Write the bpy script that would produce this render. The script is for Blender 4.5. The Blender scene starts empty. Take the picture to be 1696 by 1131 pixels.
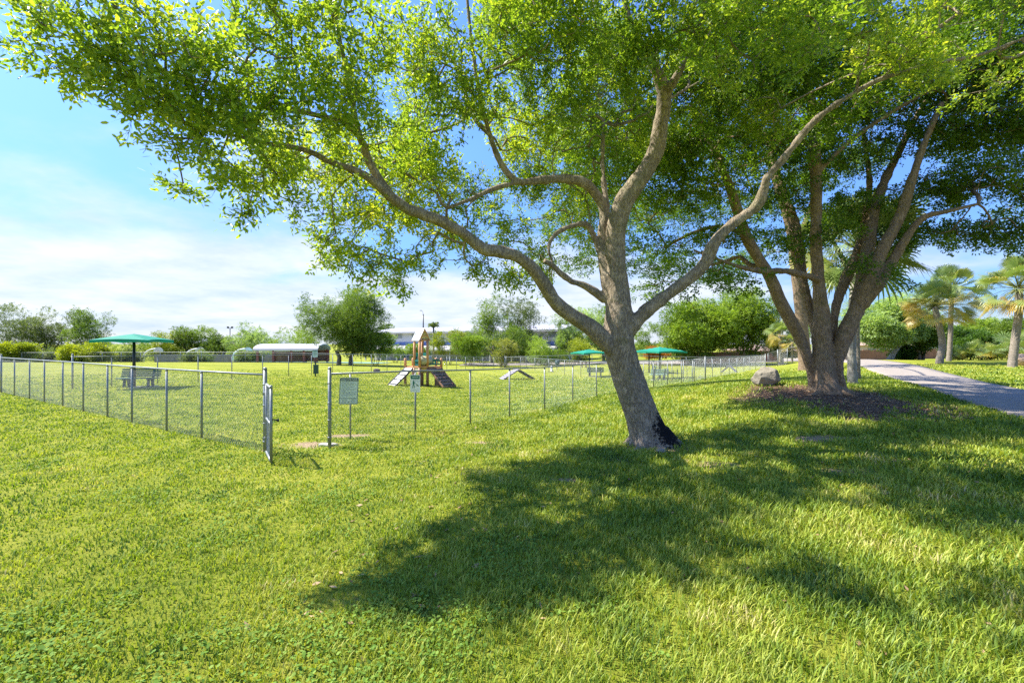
import bpy, math, random
import numpy as np
from mathutils import Vector, Matrix
R = math.radians
rs = np.random.RandomState(7)
random.seed(7)
sc = bpy.context.scene
COL = sc.collection

# ---------------------------------------------------------------- camera
F = 753.8; H = 2.1; HY = 569.0          # focal length in photo pixels, eye height, horizon row
cd = bpy.data.cameras.new('camera'); cam = bpy.data.objects.new('camera', cd); COL.objects.link(cam)
cam.location = (0, 0, H); cam.rotation_euler = (R(90), 0, 0)
cd.lens = 16.0; cd.sensor_width = 36.0; cd.shift_y = 3.5/1696
cd.clip_start = 0.05; cd.clip_end = 4000
sc.camera = cam

# ---------------------------------------------------------------- light and sky
SUN = Vector((-1.08, 0.28, 1.5)).normalized()
sd = bpy.data.lights.new('sun', 'SUN'); so = bpy.data.objects.new('sun', sd); COL.objects.link(so)
sd.energy = 4.6; sd.angle = R(0.55); sd.color = (1.0, 0.94, 0.82)
so.location = (-20, 5, 30); so.rotation_euler = SUN.to_track_quat('Z', 'Y').to_euler()
W = bpy.data.worlds.new('World'); sc.world = W; W.use_nodes = True
nt = W.node_tree; nt.nodes.clear()
def N(nt, t, **k):
    n = nt.nodes.new(t)
    for a, b in k.items(): setattr(n, a, b)
    return n
sky = N(nt, 'ShaderNodeTexSky', sky_type='NISHITA', sun_disc=False)
sky.sun_elevation = math.asin(SUN.z); sky.sun_rotation = math.atan2(SUN.x, SUN.y)
sky.air_density = 1.0; sky.dust_density = 0.6; sky.ozone_density = 1.6
bg = N(nt, 'ShaderNodeBackground'); bg.inputs['Strength'].default_value = 0.15
wo = N(nt, 'ShaderNodeOutputWorld')
tc = N(nt, 'ShaderNodeTexCoord')
sep = N(nt, 'ShaderNodeSeparateXYZ'); nt.links.new(tc.outputs['Generated'], sep.inputs[0])
def M_(nt, op, a, b=None, c=None, clamp=False):
    n = N(nt, 'ShaderNodeMath', operation=op); n.use_clamp = clamp
    for i, v in enumerate((a, b, c)):
        if v is None: continue
        if isinstance(v, (int, float)): n.inputs[i].default_value = v
        else: nt.links.new(v, n.inputs[i])
    return n.outputs[0]
def ramp(nt, fac, stops, interp='LINEAR'):
    n = N(nt, 'ShaderNodeValToRGB'); cr = n.color_ramp; cr.interpolation = interp
    while len(cr.elements) < len(stops): cr.elements.new(0.5)
    for e, (p, c) in zip(cr.elements, stops):
        e.position = p; e.color = tuple(c) + (1,) if len(c) == 3 else c
    nt.links.new(fac, n.inputs[0]); return n.outputs[0]
def mix(nt, fac, a, b, mode='MIX'):
    n = N(nt, 'ShaderNodeMix', data_type='RGBA', blend_type=mode)
    for s, v in ((n.inputs[0], fac), (n.inputs[6], a), (n.inputs[7], b)):
        if isinstance(v, (int, float)): s.default_value = v
        elif isinstance(v, (tuple, list)): s.default_value = tuple(v)[:3] + (1,)
        else: nt.links.new(v, s)
    return n.outputs[2]
def noise(nt, vec, scale, detail=4, rough=0.55, out='Fac', dist=0.0):
    n = N(nt, 'ShaderNodeTexNoise'); n.inputs['Scale'].default_value = scale
    n.inputs['Detail'].default_value = detail; n.inputs['Roughness'].default_value = rough
    n.inputs['Distortion'].default_value = dist
    if vec is not None: nt.links.new(vec, n.inputs['Vector'])
    return n.outputs[out]
zc = M_(nt, 'ADD', M_(nt, 'MAXIMUM', sep.outputs[2], 0.0), 0.16)
cx = M_(nt, 'DIVIDE', sep.outputs[0], zc); cy = M_(nt, 'DIVIDE', sep.outputs[1], zc)
cmb = N(nt, 'ShaderNodeCombineXYZ'); nt.links.new(cx, cmb.inputs[0]); nt.links.new(cy, cmb.inputs[1])
cmb.inputs[2].default_value = 3.7
wn = noise(nt, cmb.outputs[0], 0.55, 7, 0.55, dist=0.3)
bank = ramp(nt, sep.outputs[2], [(0.0, (1, 1, 1)), (0.10, (0.92,)*3), (0.21, (0.42,)*3), (0.30, (0.2,)*3), (0.55, (0.08,)*3)])
wn2 = M_(nt, 'ADD', M_(nt, 'MULTIPLY', wn, 1.0), M_(nt, 'MULTIPLY', M_(nt, 'MULTIPLY', bank, ramp(nt, M_(nt, 'ADD', sep.outputs[0], 0.5), [(0.5, (1, 1, 1)), (1.0, (0.62,)*3)])), 0.50))
cmask = ramp(nt, wn2, [(0.66, (0, 0, 0)), (0.86, (1, 1, 1))], 'EASE')
cshade = noise(nt, cmb.outputs[0], 1.6, 5, 0.6)
ccol = ramp(nt, cshade, [(0.3, (1.8, 2.15, 2.8)), (0.62, (2.8, 2.85, 2.95))])
skyc = mix(nt, 1.0, mix(nt, 1.0, sky.outputs[0], (0.40, 0.57, 0.90), 'MULTIPLY'), ramp(nt, sep.outputs[2], [(0.0, (0.50,)*3), (0.12, (0.66,)*3), (0.4, (1, 1, 1))]), 'MULTIPLY')
fin = mix(nt, M_(nt, 'MULTIPLY', cmask, 0.85), skyc, ccol)
nt.links.new(fin, bg.inputs['Color']); nt.links.new(bg.outputs[0], wo.inputs[0])
sc.view_settings.view_transform = 'Standard'; sc.view_settings.look = 'None'
sc.view_settings.exposure = 1.38; sc.view_settings.gamma = 1.0
sc.render.engine = 'CYCLES'
sc.cycles.max_bounces = 6; sc.cycles.diffuse_bounces = 3; sc.cycles.transmission_bounces = 5
sc.cycles.transparent_max_bounces = 8; sc.cycles.caustics_reflective = False; sc.cycles.caustics_refractive = False
sc.cycles.use_denoising = False

# ---------------------------------------------------------------- helpers: meshes and tags
def P(px, py, Y):
    return Vector(((px-848)/F*Y, Y, H-(py-HY)/F*Y))
def tag(o, label=None, cat=None, group=None, kind=None):
    if label: o['label'] = label
    if cat: o['category'] = cat
    if group: o['group'] = group
    if kind: o['kind'] = kind
    return o
def empty(name, loc, rz=0, label=None, cat=None, group=None):
    o = bpy.data.objects.new(name, None); COL.objects.link(o)
    o.empty_display_size = 0.3; o.location = loc; o.rotation_euler = (0, 0, rz)
    return tag(o, label, cat, group)
def copy_tree(o, parent=None):
    c = o.copy(); COL.objects.link(c)
    if parent is not None: c.parent = parent
    for ch in list(o.children): copy_tree(ch, c)
    return c
class MB:
    def __init__(s): s.V = []; s.F = []; s.n = 0; s.R = []
    def add(s, V, F, mat=0, smooth=False, rnd=None):
        V = np.asarray(V, dtype=np.float64).reshape(-1, 3); F = np.asarray(F, dtype=np.int64)
        s.V.append(V); s.F.append((F + s.n, mat, smooth)); s.n += len(V)
        if rnd is None: rnd = 0.5
        s.R.append(np.broadcast_to(np.asarray(rnd, dtype=np.float32), (len(V),)))
        return s
    def box(s, c, size, rz=0, mat=0, tilt=None, rnd=None):
        x, y, z = [v/2 for v in size]
        V = np.array([(a*x, b*y, d*z) for d in (-1, 1) for b in (-1, 1) for a in (-1, 1)])
        if tilt is not None: V = V @ np.array(tilt.to_3x3()).T if hasattr(tilt, 'to_3x3') else V @ tilt.T
        if rz: V = V @ np.array([[math.cos(rz), -math.sin(rz), 0], [math.sin(rz), math.cos(rz), 0], [0, 0, 1]]).T
        V = V + np.array(c)
        return s.add(V, [(0, 2, 3, 1), (4, 5, 7, 6), (0, 1, 5, 4), (2, 6, 7, 3), (0, 4, 6, 2), (1, 3, 7, 5)], mat, False, rnd)
    def tube(s, pts, rad, n=8, mat=0, caps=True, smooth=True, rnd=None):
        pts = np.asarray([tuple(p) for p in pts], dtype=np.float64); m = len(pts)
        rad = np.broadcast_to(np.asarray(rad, dtype=np.float64), (m,))
        T = np.gradient(pts, axis=0); T /= np.linalg.norm(T, axis=1)[:, None] + 1e-12
        up = np.array((0, 0, 1.0)) if abs(T[0][2]) < 0.9 else np.array((1.0, 0, 0))
        u = np.cross(T[0], up); u /= np.linalg.norm(u)
        a = np.arange(n)*2*math.pi/n; ca = np.cos(a)[:, None]; sa = np.sin(a)[:, None]
        V = []
        for i in range(m):
            u = u - T[i]*np.dot(u, T[i]); u /= np.linalg.norm(u) + 1e-12
            w = np.cross(T[i], u)
            V.append(pts[i] + rad[i]*(ca*u + sa*w))
        V = np.concatenate(V)
        k = np.arange(n); k2 = (k+1) % n
        Fq = np.concatenate([np.stack([i*n+k, i*n+k2, (i+1)*n+k2, (i+1)*n+k], 1) for i in range(m-1)])
        if caps:
            V = np.concatenate([V, pts[:1], pts[-1:]]); c0 = m*n
            Ft = np.concatenate([np.stack([k2, k, np.full(n, c0)], 1), np.stack([(m-1)*n+k, (m-1)*n+k2, np.full(n, c0+1)], 1)])
            s.add(V, Fq, mat, smooth, rnd); s.F.append((Ft + s.n - len(V), mat, smooth))
        else: s.add(V, Fq, mat, smooth, rnd)
        return s
    def prism(s, poly, y0, y1, axis='y', mat=0):
        # poly: list of 2-D points; extruded along the given axis from y0 to y1
        n = len(poly)
        def mk(p, t): return {'y': (p[0], t, p[1]), 'x': (t, p[0], p[1]), 'z': (p[0], p[1], t)}[axis]
        V = [mk(p, y0) for p in poly] + [mk(p, y1) for p in poly]
        s.add(V, [(i, (i+1) % n, n+(i+1) % n, n+i) for i in range(n)], mat)
        b = s.n - 2*n
        s.F.append((np.array([list(range(n))[::-1]]) + b, mat, False)); s.F.append((np.array([list(range(n, 2*n))]) + b, mat, False))
        return s
    def build(s, name, mats, parent=None, origin=None, xf=None, fix=False):
        V = np.concatenate(s.V)
        if xf is not None:
            A = np.array(xf); V = V @ A[:3, :3].T + A[:3, 3]
        if origin is not None: V = V - np.array(origin)
        me = bpy.data.meshes.new(name)
        me.vertices.add(len(V)); me.vertices.foreach_set('co', V.astype(np.float32).ravel())
        tot = np.concatenate([np.full(len(f), f.shape[1]) for f, _, _ in s.F]).astype(np.int32)
        idx = np.concatenate([f.ravel() for f, _, _ in s.F]).astype(np.int32)
        me.loops.add(len(idx)); me.polygons.add(len(tot))
        st = np.concatenate([[0], np.cumsum(tot)[:-1]]).astype(np.int32)
        me.polygons.foreach_set('loop_start', st); me.loops.foreach_set('vertex_index', idx)
        me.polygons.foreach_set('material_index', np.concatenate([np.full(len(f), m) for f, m, _ in s.F]).astype(np.int32))
        me.polygons.foreach_set('use_smooth', np.concatenate([np.full(len(f), sm) for f, _, sm in s.F]).astype(bool))
        at = me.attributes.new('rnd', 'FLOAT', 'POINT'); at.data.foreach_set('value', np.concatenate(s.R).astype(np.float32))
        if not isinstance(mats, (list, tuple)): mats = [mats]
        for m in mats: me.materials.append(m)
        me.update(calc_edges=True)
        if fix: me.validate()
        o = bpy.data.objects.new(name, me); COL.objects.link(o)
        if parent is not None: o.parent = parent
        return o

# ---------------------------------------------------------------- helpers: materials
def new_mat(name):
    m = bpy.data.materials.new(name); m.use_nodes = True
    t = m.node_tree; t.nodes.clear(); out = N(t, 'ShaderNodeOutputMaterial')
    return m, t, out
def objco(t): return N(t, 'ShaderNodeTexCoord').outputs['Object']
def worldco(t): return N(t, 'ShaderNodeNewGeometry').outputs['Position']
def rndattr(t): return N(t, 'ShaderNodeAttribute', attribute_name='rnd').outputs['Fac']
def pbr(name, col, rough=0.6, metal=0.0, var=0.12, scale=6.0, bump=0.0, bscale=40.0, dirt=None, spec=0.5, useR=False):
    m, t, out = new_mat(name)
    b = N(t, 'ShaderNodeBsdfPrincipled'); co = objco(t)
    nf = noise(t, co, scale, 5, 0.6)
    lo = tuple(c*(1-var) for c in col); hi = tuple(min(1, c*(1+var)) for c in col)
    c = ramp(t, nf, [(0.3, lo), (0.7, hi)])
    if dirt:
        df = ramp(t, noise(t, co, dirt[1], 6, 0.65), [(dirt[2], (0, 0, 0)), (dirt[2]+0.15, (1, 1, 1))])
        c = mix(t, M_(t, 'MULTIPLY', df, dirt[3]), c, dirt[0])
    if useR:
        c = mix(t, 1.0, c, ramp(t, rndattr(t), [(0, (0.75,)*3), (1, (1.2,)*3)]), 'MULTIPLY')
    t.links.new(c, b.inputs['Base Color'])
    b.inputs['Roughness'].default_value = rough; b.inputs['Metallic'].default_value = metal
    b.inputs['Specular IOR Level'].default_value = spec
    if bump:
        bn = N(t, 'ShaderNodeBump'); bn.inputs['Strength'].default_value = bump; bn.inputs['Distance'].default_value = 0.02
        t.links.new(noise(t, co, bscale, 5, 0.6), bn.inputs['Height']); t.links.new(bn.outputs[0], b.inputs['Normal'])
    t.links.new(b.outputs[0], out.inputs[0]); return m
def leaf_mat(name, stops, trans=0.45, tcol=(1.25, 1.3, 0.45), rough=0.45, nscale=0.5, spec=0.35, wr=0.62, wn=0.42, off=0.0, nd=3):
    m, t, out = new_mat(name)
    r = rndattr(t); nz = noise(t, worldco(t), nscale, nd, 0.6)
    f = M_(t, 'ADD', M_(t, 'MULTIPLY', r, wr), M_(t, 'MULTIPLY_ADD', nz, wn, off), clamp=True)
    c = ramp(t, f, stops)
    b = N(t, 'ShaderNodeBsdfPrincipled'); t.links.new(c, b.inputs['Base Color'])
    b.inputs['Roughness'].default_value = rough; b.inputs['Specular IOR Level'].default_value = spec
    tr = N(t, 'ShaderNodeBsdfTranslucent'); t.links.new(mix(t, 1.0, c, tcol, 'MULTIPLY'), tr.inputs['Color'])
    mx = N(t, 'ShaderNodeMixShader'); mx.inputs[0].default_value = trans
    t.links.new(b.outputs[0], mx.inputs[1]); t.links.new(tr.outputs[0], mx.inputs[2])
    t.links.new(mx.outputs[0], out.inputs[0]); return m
def bark_mat(name, dark, mid, light, lichen=0.35, vscale=16.0, burn=None, stretch=0.28, bump=0.9, crack=0.35):
    m, t, out = new_mat(name)
    co = objco(t); mp = N(t, 'ShaderNodeMapping'); mp.inputs['Scale'].default_value = (1, 1, stretch); t.links.new(co, mp.inputs[0])
    v = N(t, 'ShaderNodeTexVoronoi', feature='DISTANCE_TO_EDGE'); v.inputs['Scale'].default_value = vscale
    wv = N(t, 'ShaderNodeMix', data_type='VECTOR'); wv.inputs[0].default_value = 0.2
    t.links.new(mp.outputs[0], wv.inputs[4]); t.links.new(noise(t, mp.outputs[0], 6, 4, 0.6, 'Color'), wv.inputs[5])
    t.links.new(wv.outputs[1], v.inputs['Vector'])
    cr = ramp(t, v.outputs[0], [(0.0, (0, 0, 0)), (0.16, (1, 1, 1))])
    fine = noise(t, mp.outputs[0], 30, 6, 0.75)
    big = noise(t, co, 2.2, 5, 0.6)
    c = ramp(t, fine, [(0.28, dark), (0.5, mid), (0.75, light)])
    c = mix(t, M_(t, 'MULTIPLY', M_(t, 'SUBTRACT', 1.0, cr), crack), c, tuple(x*0.45 for x in dark))
    li = ramp(t, noise(t, co, 5.5, 6, 0.7), [(0.50, (0, 0, 0)), (0.60, (1, 1, 1))])
    c = mix(t, M_(t, 'MULTIPLY', li, lichen), c, tuple(min(1, x*1.6+0.03) for x in mid))
    gr = ramp(t, noise(t, co, 2.6, 5, 0.6), [(0.56, (0, 0, 0)), (0.68, (1, 1, 1))])
    c = mix(t, M_(t, 'MULTIPLY', gr, lichen*0.8), c, (0.14, 0.15, 0.065))
    c = mix(t, 0.5, c, ramp(t, big, [(0.3, (0.8, 0.78, 0.75)), (0.7, (1.15, 1.12, 1.05))]), 'MULTIPLY')
    for (p, rr) in (burn or []):
        vm = N(t, 'ShaderNodeVectorMath', operation='DISTANCE'); t.links.new(co, vm.inputs[0]); vm.inputs[1].default_value = p
        dd = M_(t, 'ADD', M_(t, 'DIVIDE', vm.outputs['Value'], rr), M_(t, 'MULTIPLY', M_(t, 'SUBTRACT', noise(t, co, 16, 6, 0.75), 0.5), 2.6))
        c = mix(t, ramp(t, dd, [(0.75, (1, 1, 1)), (1.0, (0, 0, 0))]), c, (0.007, 0.007, 0.010))
    b = N(t, 'ShaderNodeBsdfPrincipled'); t.links.new(c, b.inputs['Base Color'])
    b.inputs['Roughness'].default_value = 0.92; b.inputs['Specular IOR Level'].default_value = 0.2
    h = M_(t, 'ADD', M_(t, 'MULTIPLY', cr, 0.6), M_(t, 'MULTIPLY', fine, 0.6))
    bn = N(t, 'ShaderNodeBump'); bn.inputs['Strength'].default_value = bump; bn.inputs['Distance'].default_value = 0.02
    t.links.new(h, bn.inputs['Height']); t.links.new(bn.outputs[0], b.inputs['Normal'])
    t.links.new(b.outputs[0], out.inputs[0]); return m

MT = {}
MT['galv'] = pbr('galvanised_steel', (0.24, 0.26, 0.265), 0.5, 0.55, 0.2, 9, 0.1, 60, ((0.13, 0.14, 0.13), 14, 0.55, 0.6))
MT['wire'] = pbr('chain_link_wire', (0.33, 0.35, 0.35), 0.5, 0.4, 0.15, 3)
MT['blackmetal'] = pbr('dark_painted_steel', (0.02, 0.025, 0.028), 0.4, 0.2, 0.2, 4)
MT['concrete'] = pbr('concrete', (0.36, 0.34, 0.30), 0.95, 0, 0.2, 5, 0.5, 60)
MT['asphalt'] = pbr('asphalt', (0.28, 0.24, 0.20), 0.95, 0, 0.12, 1.3, 0.4, 90, ((0.23, 0.21, 0.20), 0.35, 0.5, 0.5))

# ---------------------------------------------------------------- terrain
CT = np.array([(0,0,0),(-4,3,0),(4,3,0),(-10,3,0),(10,3,.1),(0,-6,0),(-12,-6,0),(12,-6,.2),(0,6,0),(-4.7,8.75,0),(-13.3,14.1,0),
 (-21.9,19.5,0),(-30,12,0),(3,9.5,0),(6,9,.12),(0,14.1,-.18),(2.4,18.2,-.28),(3.75,20.2,-.28),(7.7,24.9,-.34),(12.5,30,-.4),
 (17,36.5,-.52),(22,43,-.62),(26.6,49.7,-.72),(31.2,56,-.8),(14.5,33.2,-.46),(19.5,39.8,-.57),(24.3,46.4,-.67),(9.5,15,.55),(9.0,16.8,.62),(13.3,12.9,.3),(12.2,10.9,.25),(18,10,.3),(20.6,19.4,.4),(28,36.5,.5),
 (24.7,27.7,.45),(32,26,.65),(27,37,.45),(35,42,.6),(29.6,45,.4),(16,25,.3),(5.5,14.5,.1),(-19.9,22.6,-.03),(-10.8,39,-.36),(-1,62,-1.2),
 (-44,61,-.45),(-79,70,-.8),(-20,66,-.95),(12,60,-.9),(0,95,-1.5),(-60,98,-1.9),(60,90,-.5),(30,90,-.8),(80,50,.4),(60,25,.6),
 (40,10,.5),(-60,30,-.2),(-90,30,-.5),(-120,100,-2),(120,100,-.4),(0,150,-1.5),(-70,150,-2),(80,150,-1),(0,-60,0),(-60,-40,0),(60,-40,.3),
 (-150,0,-.6),(150,0,.4)], dtype=float)
_c = CT[:, :2]/10.0
def _phi(r): return np.where(r > 1e-9, r*r*np.log(np.maximum(r, 1e-9)), 0.0)
_K = _phi(np.linalg.norm(_c[:, None]-_c[None], axis=2)) + 0.002*np.eye(len(_c))
_Pm = np.c_[np.ones(len(_c)), _c]
_A = np.block([[_K, _Pm], [_Pm.T, np.zeros((3, 3))]])
_w = np.linalg.solve(_A, np.r_[CT[:, 2], 0, 0, 0])
def GZ(x, y):
    x = np.atleast_1d(np.asarray(x, float)); y = np.atleast_1d(np.asarray(y, float))
    out = np.empty(len(x))
    for i in range(0, len(x), 40000):
        q = np.c_[x[i:i+40000], y[i:i+40000]]
        r0 = np.linalg.norm(q, axis=1); s = np.minimum(1.0, 150.0/np.maximum(r0, 1e-6)); qq = q*s[:, None]/10
        K = _phi(np.linalg.norm(qq[:, None]-_c[None], axis=2))
        z = K @ _w[:-3] + _w[-3] + qq @ _w[-2:]
        t = np.clip((r0-110)/120.0, 0, 1); t = t*t*(3-2*t)
        out[i:i+40000] = z*(1-t) + (-1.2)*t
    return out
def gz(x, y): return float(GZ([x], [y])[0])
def hit(px, py):
    Ys = np.exp(np.linspace(math.log(2.0), math.log(160), 4000))
    X = (px-848)/F*Ys; z = H-(py-HY)/F*Ys
    d = z - GZ(X, Ys); k = np.argmax(d < 0)
    if not (d < 0).any(): k = len(Ys)-1
    return Vector((X[k], Ys[k], float(GZ([X[k]], [Ys[k]])[0])))
def atY(px, Y): 
    x = (px-848)/F*Y; return Vector((x, Y, gz(x, Y)))
def sumnoise(x, y, s, seed=0, octs=4):
    r = np.random.RandomState(seed); v = 0; a = 1.0; tot = 0
    for o in range(octs):
        for k in range(3):
            th = r.uniform(0, 6.28); ph = r.uniform(0, 6.28); f = s*(2**o)*r.uniform(0.7, 1.4)
            v = v + a*np.sin(f*(x*math.cos(th)+y*math.sin(th)) + ph + 1.3*np.sin(f*0.7*(y*math.cos(th*1.7)-x*math.sin(th*1.7))+ph*2)); tot += a
        a *= 0.6
    return v/tot*1.6
# bare-earth patches (x, y, rx, ry)
def hx(px, py): h = hit(px, py); return (h.x, h.y)
MULCH = (9.8, 13.9, 2.3, 2.6)
DIRT = [(*MULCH, 1.3)] + [(*hx(a, b), rx, ry, s) for a, b, rx, ry, s in
  ((512, 737, .42, .42, 1.0), (548, 736, .3, .2, .9), (582, 722, .5, .22, 1.0), (1350, 726, .9, .35, .9), (930, 796, .5, .18, .8), (1085, 742, .8, .5, .9),
   (1180, 770, .4, .3, .6), (800, 732, .5, .25, .7), (1420, 780, .9, .3, .55), (470, 705, .3, .2, .5), (692, 712, .55, .18, .7), (985, 661, .6, .2, .7),
   (600, 1100, .25, .18, .5), (560, 1000, .35, .25, .35), (1260, 1040, .3, .2, .35))]
def dirtmask(x, y):
    d = np.zeros_like(x)
    n = sumnoise(x, y, 2.1, 5)*0.45 + sumnoise(x, y, 9, 6)*0.25
    for (cx_, cy_, rx, ry, s) in DIRT:
        q = np.sqrt(((x-cx_)/rx)**2 + ((y-cy_)/ry)**2)
        d = np.maximum(d, s*np.clip(1.35-q+n, 0, 1))
    return np.clip(d, 0, 1)

gm, t, out = new_mat('lawn')
wc = worldco(t)
n1 = noise(t, wc, 0.35, 5, 0.6); n2 = noise(t, wc, 2.4, 5, 0.65); n3 = noise(t, wc, 22, 6, 0.75)
f = M_(t, 'ADD', M_(t, 'MULTIPLY', n1, 0.45), M_(t, 'ADD', M_(t, 'MULTIPLY', n2, 0.3), M_(t, 'MULTIPLY', n3, 0.25)))
c = ramp(t, f, [(0.34, (0.10, 0.14, 0.018)), (0.46, (0.20, 0.235, 0.024)), (0.56, (0.30, 0.31, 0.04)), (0.68, (0.42, 0.37, 0.11))])
dm = N(t, 'ShaderNodeAttribute', attribute_name='dirt').outputs['Fac']
dn = M_(t, 'ADD', dm, M_(t, 'MULTIPLY', M_(t, 'SUBTRACT', noise(t, wc, 14, 6, 0.7), 0.5), 0.8))
dmask = ramp(t, dn, [(0.35, (0, 0, 0)), (0.6, (1, 1, 1))])
mu = N(t, 'ShaderNodeAttribute', attribute_name='mulch').outputs['Fac']
dcol = mix(t, mu, ramp(t, n3, [(0.3, (0.22, 0.15, 0.085)), (0.6, (0.42, 0.32, 0.20))]), ramp(t, n3, [(0.35, (0.06, 0.036, 0.024)), (0.62, (0.22, 0.145, 0.10))]))
c = mix(t, dmask, c, dcol)
b = N(t, 'ShaderNodeBsdfPrincipled'); t.links.new(c, b.inputs['Base Color']); b.inputs['Roughness'].default_value = 1.0
b.inputs['Specular IOR Level'].default_value = 0.1
bn = N(t, 'ShaderNodeBump'); bn.inputs['Strength'].default_value = 0.9; bn.inputs['Distance'].default_value = 0.05
t.links.new(M_(t, 'ADD', noise(t, wc, 30, 5, 0.75), M_(t, 'MULTIPLY', noise(t, wc, 7, 3, 0.6), 1.2)), bn.inputs['Height']); t.links.new(bn.outputs[0], b.inputs['Normal'])
t.links.new(b.outputs[0], out.inputs[0]); MT['lawn'] = gm

def build_lawn():
    rr = [0.0]; r = 0.35
    while r < 2500: rr.append(r); r *= 1.034
    rr = np.array(rr[1:]); na = 400
    a = np.arange(na)/na*2*np.pi
    X = (rr[:, None]*np.cos(a)).ravel(); Y = (rr[:, None]*np.sin(a)).ravel()
    Z = GZ(X, Y)
    V = np.c_[X, Y, Z]; V = np.r_[V, [[0, 0, gz(0, 0)]]]
    k = np.arange(na); k2 = (k+1) % na
    Fq = np.concatenate([np.stack([i*na+k, (i+1)*na+k, (i+1)*na+k2, i*na+k2], 1) for i in range(len(rr)-1)])
    mb = MB(); mb.add(V, Fq, 0, True); mb.F.append((np.stack([k, k2, np.full(na, len(V)-1)], 1), 0, True))
    o = mb.build('lawn', MT['lawn']); o['kind'] = 'structure'; o['label'] = 'mown sunlit lawn of the park'
    d = dirtmask(V[:, 0], V[:, 1]); at = o.data.attributes.new('dirt', 'FLOAT', 'POINT'); at.data.foreach_set('value', d.astype(np.float32))
    q = np.sqrt(((V[:, 0]-MULCH[0])/MULCH[2])**2 + ((V[:, 1]-MULCH[1])/MULCH[3])**2)
    at = o.data.attributes.new('mulch', 'FLOAT', 'POINT'); at.data.foreach_set('value', np.clip(2.0-q, 0, 1).astype(np.float32))
build_lawn()

# asphalt path: near and far edges followed over the ground
near = [hit(*p) for p in ((1375, 597), (1400, 600), (1428, 606), (1473, 626), (1555, 652), (1626, 674), (1696, 694))]
far = [hit(*p) for p in ((1360, 591), (1395, 594), (1427, 600), (1521, 618), (1584, 629), (1649, 639), (1696, 646))]
def resamp(pts, n):
    p = np.array([tuple(q)[:2] for q in pts]); d = np.r_[0, np.cumsum(np.linalg.norm(np.diff(p, axis=0), axis=1))]
    s = np.linspace(0, d[-1], n)
    return np.c_[np.interp(s, d, p[:, 0]), np.interp(s, d, p[:, 1])]
def extend(pts, other=None):
    d = (pts[-1]-pts[-3]).normalized(); return pts + [pts[-1]+d*6+Vector((-.6, 0, 0)), pts[-1]+d*16+Vector((-4, 0, 0))]
nr = resamp(extend(near), 90); fr = resamp(extend(far), 90)
# square each cross-section up: walk the near edge, keep a 3.1 m width
tn = np.gradient(nr, axis=0); tn /= np.linalg.norm(tn, axis=1)[:, None]
perp = np.c_[-tn[:, 1], tn[:, 0]]; perp = perp*np.sign((perp*(np.array([20, 20])-np.array([13, 13]))).sum(1))[:, None]
for _ in range(14): nr[1:-1] = (nr[:-2]+nr[1:-1]*2+nr[2:])/4; 
tn = np.gradient(nr, axis=0); tn /= np.linalg.norm(tn, axis=1)[:, None]; perp = np.c_[-tn[:, 1], tn[:, 0]]
cs = []
for w_ in np.linspace(-0.02, 3.1, 9): q = nr + perp*w_; cs.append(np.c_[q, GZ(q[:, 0], q[:, 1])+0.028])
cs = [np.c_[cs[0][:, :2], cs[0][:, 2]-0.06]] + cs + [np.c_[cs[-1][:, :2], cs[-1][:, 2]-0.06]]
V = np.concatenate(cs); n = len(nr); mb = MB()
Fq = np.concatenate([np.array([(j*n+i, j*n+i+1, (j+1)*n+i+1, (j+1)*n+i) for i in range(n-1)]) for j in range(len(cs)-1)])
mb.add(V, Fq, 0, True)
po = mb.build('asphalt_path', MT['asphalt']); po['kind'] = 'structure'; po['label'] = 'curving grey asphalt footpath'
PATH_C = nr + perp*1.55
def onpath(x, y):
    m = np.zeros(len(x), bool)
    for c_ in PATH_C[::2]: m |= (x-c_[0])**2+(y-c_[1])**2 < 1.6**2
    return m

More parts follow.
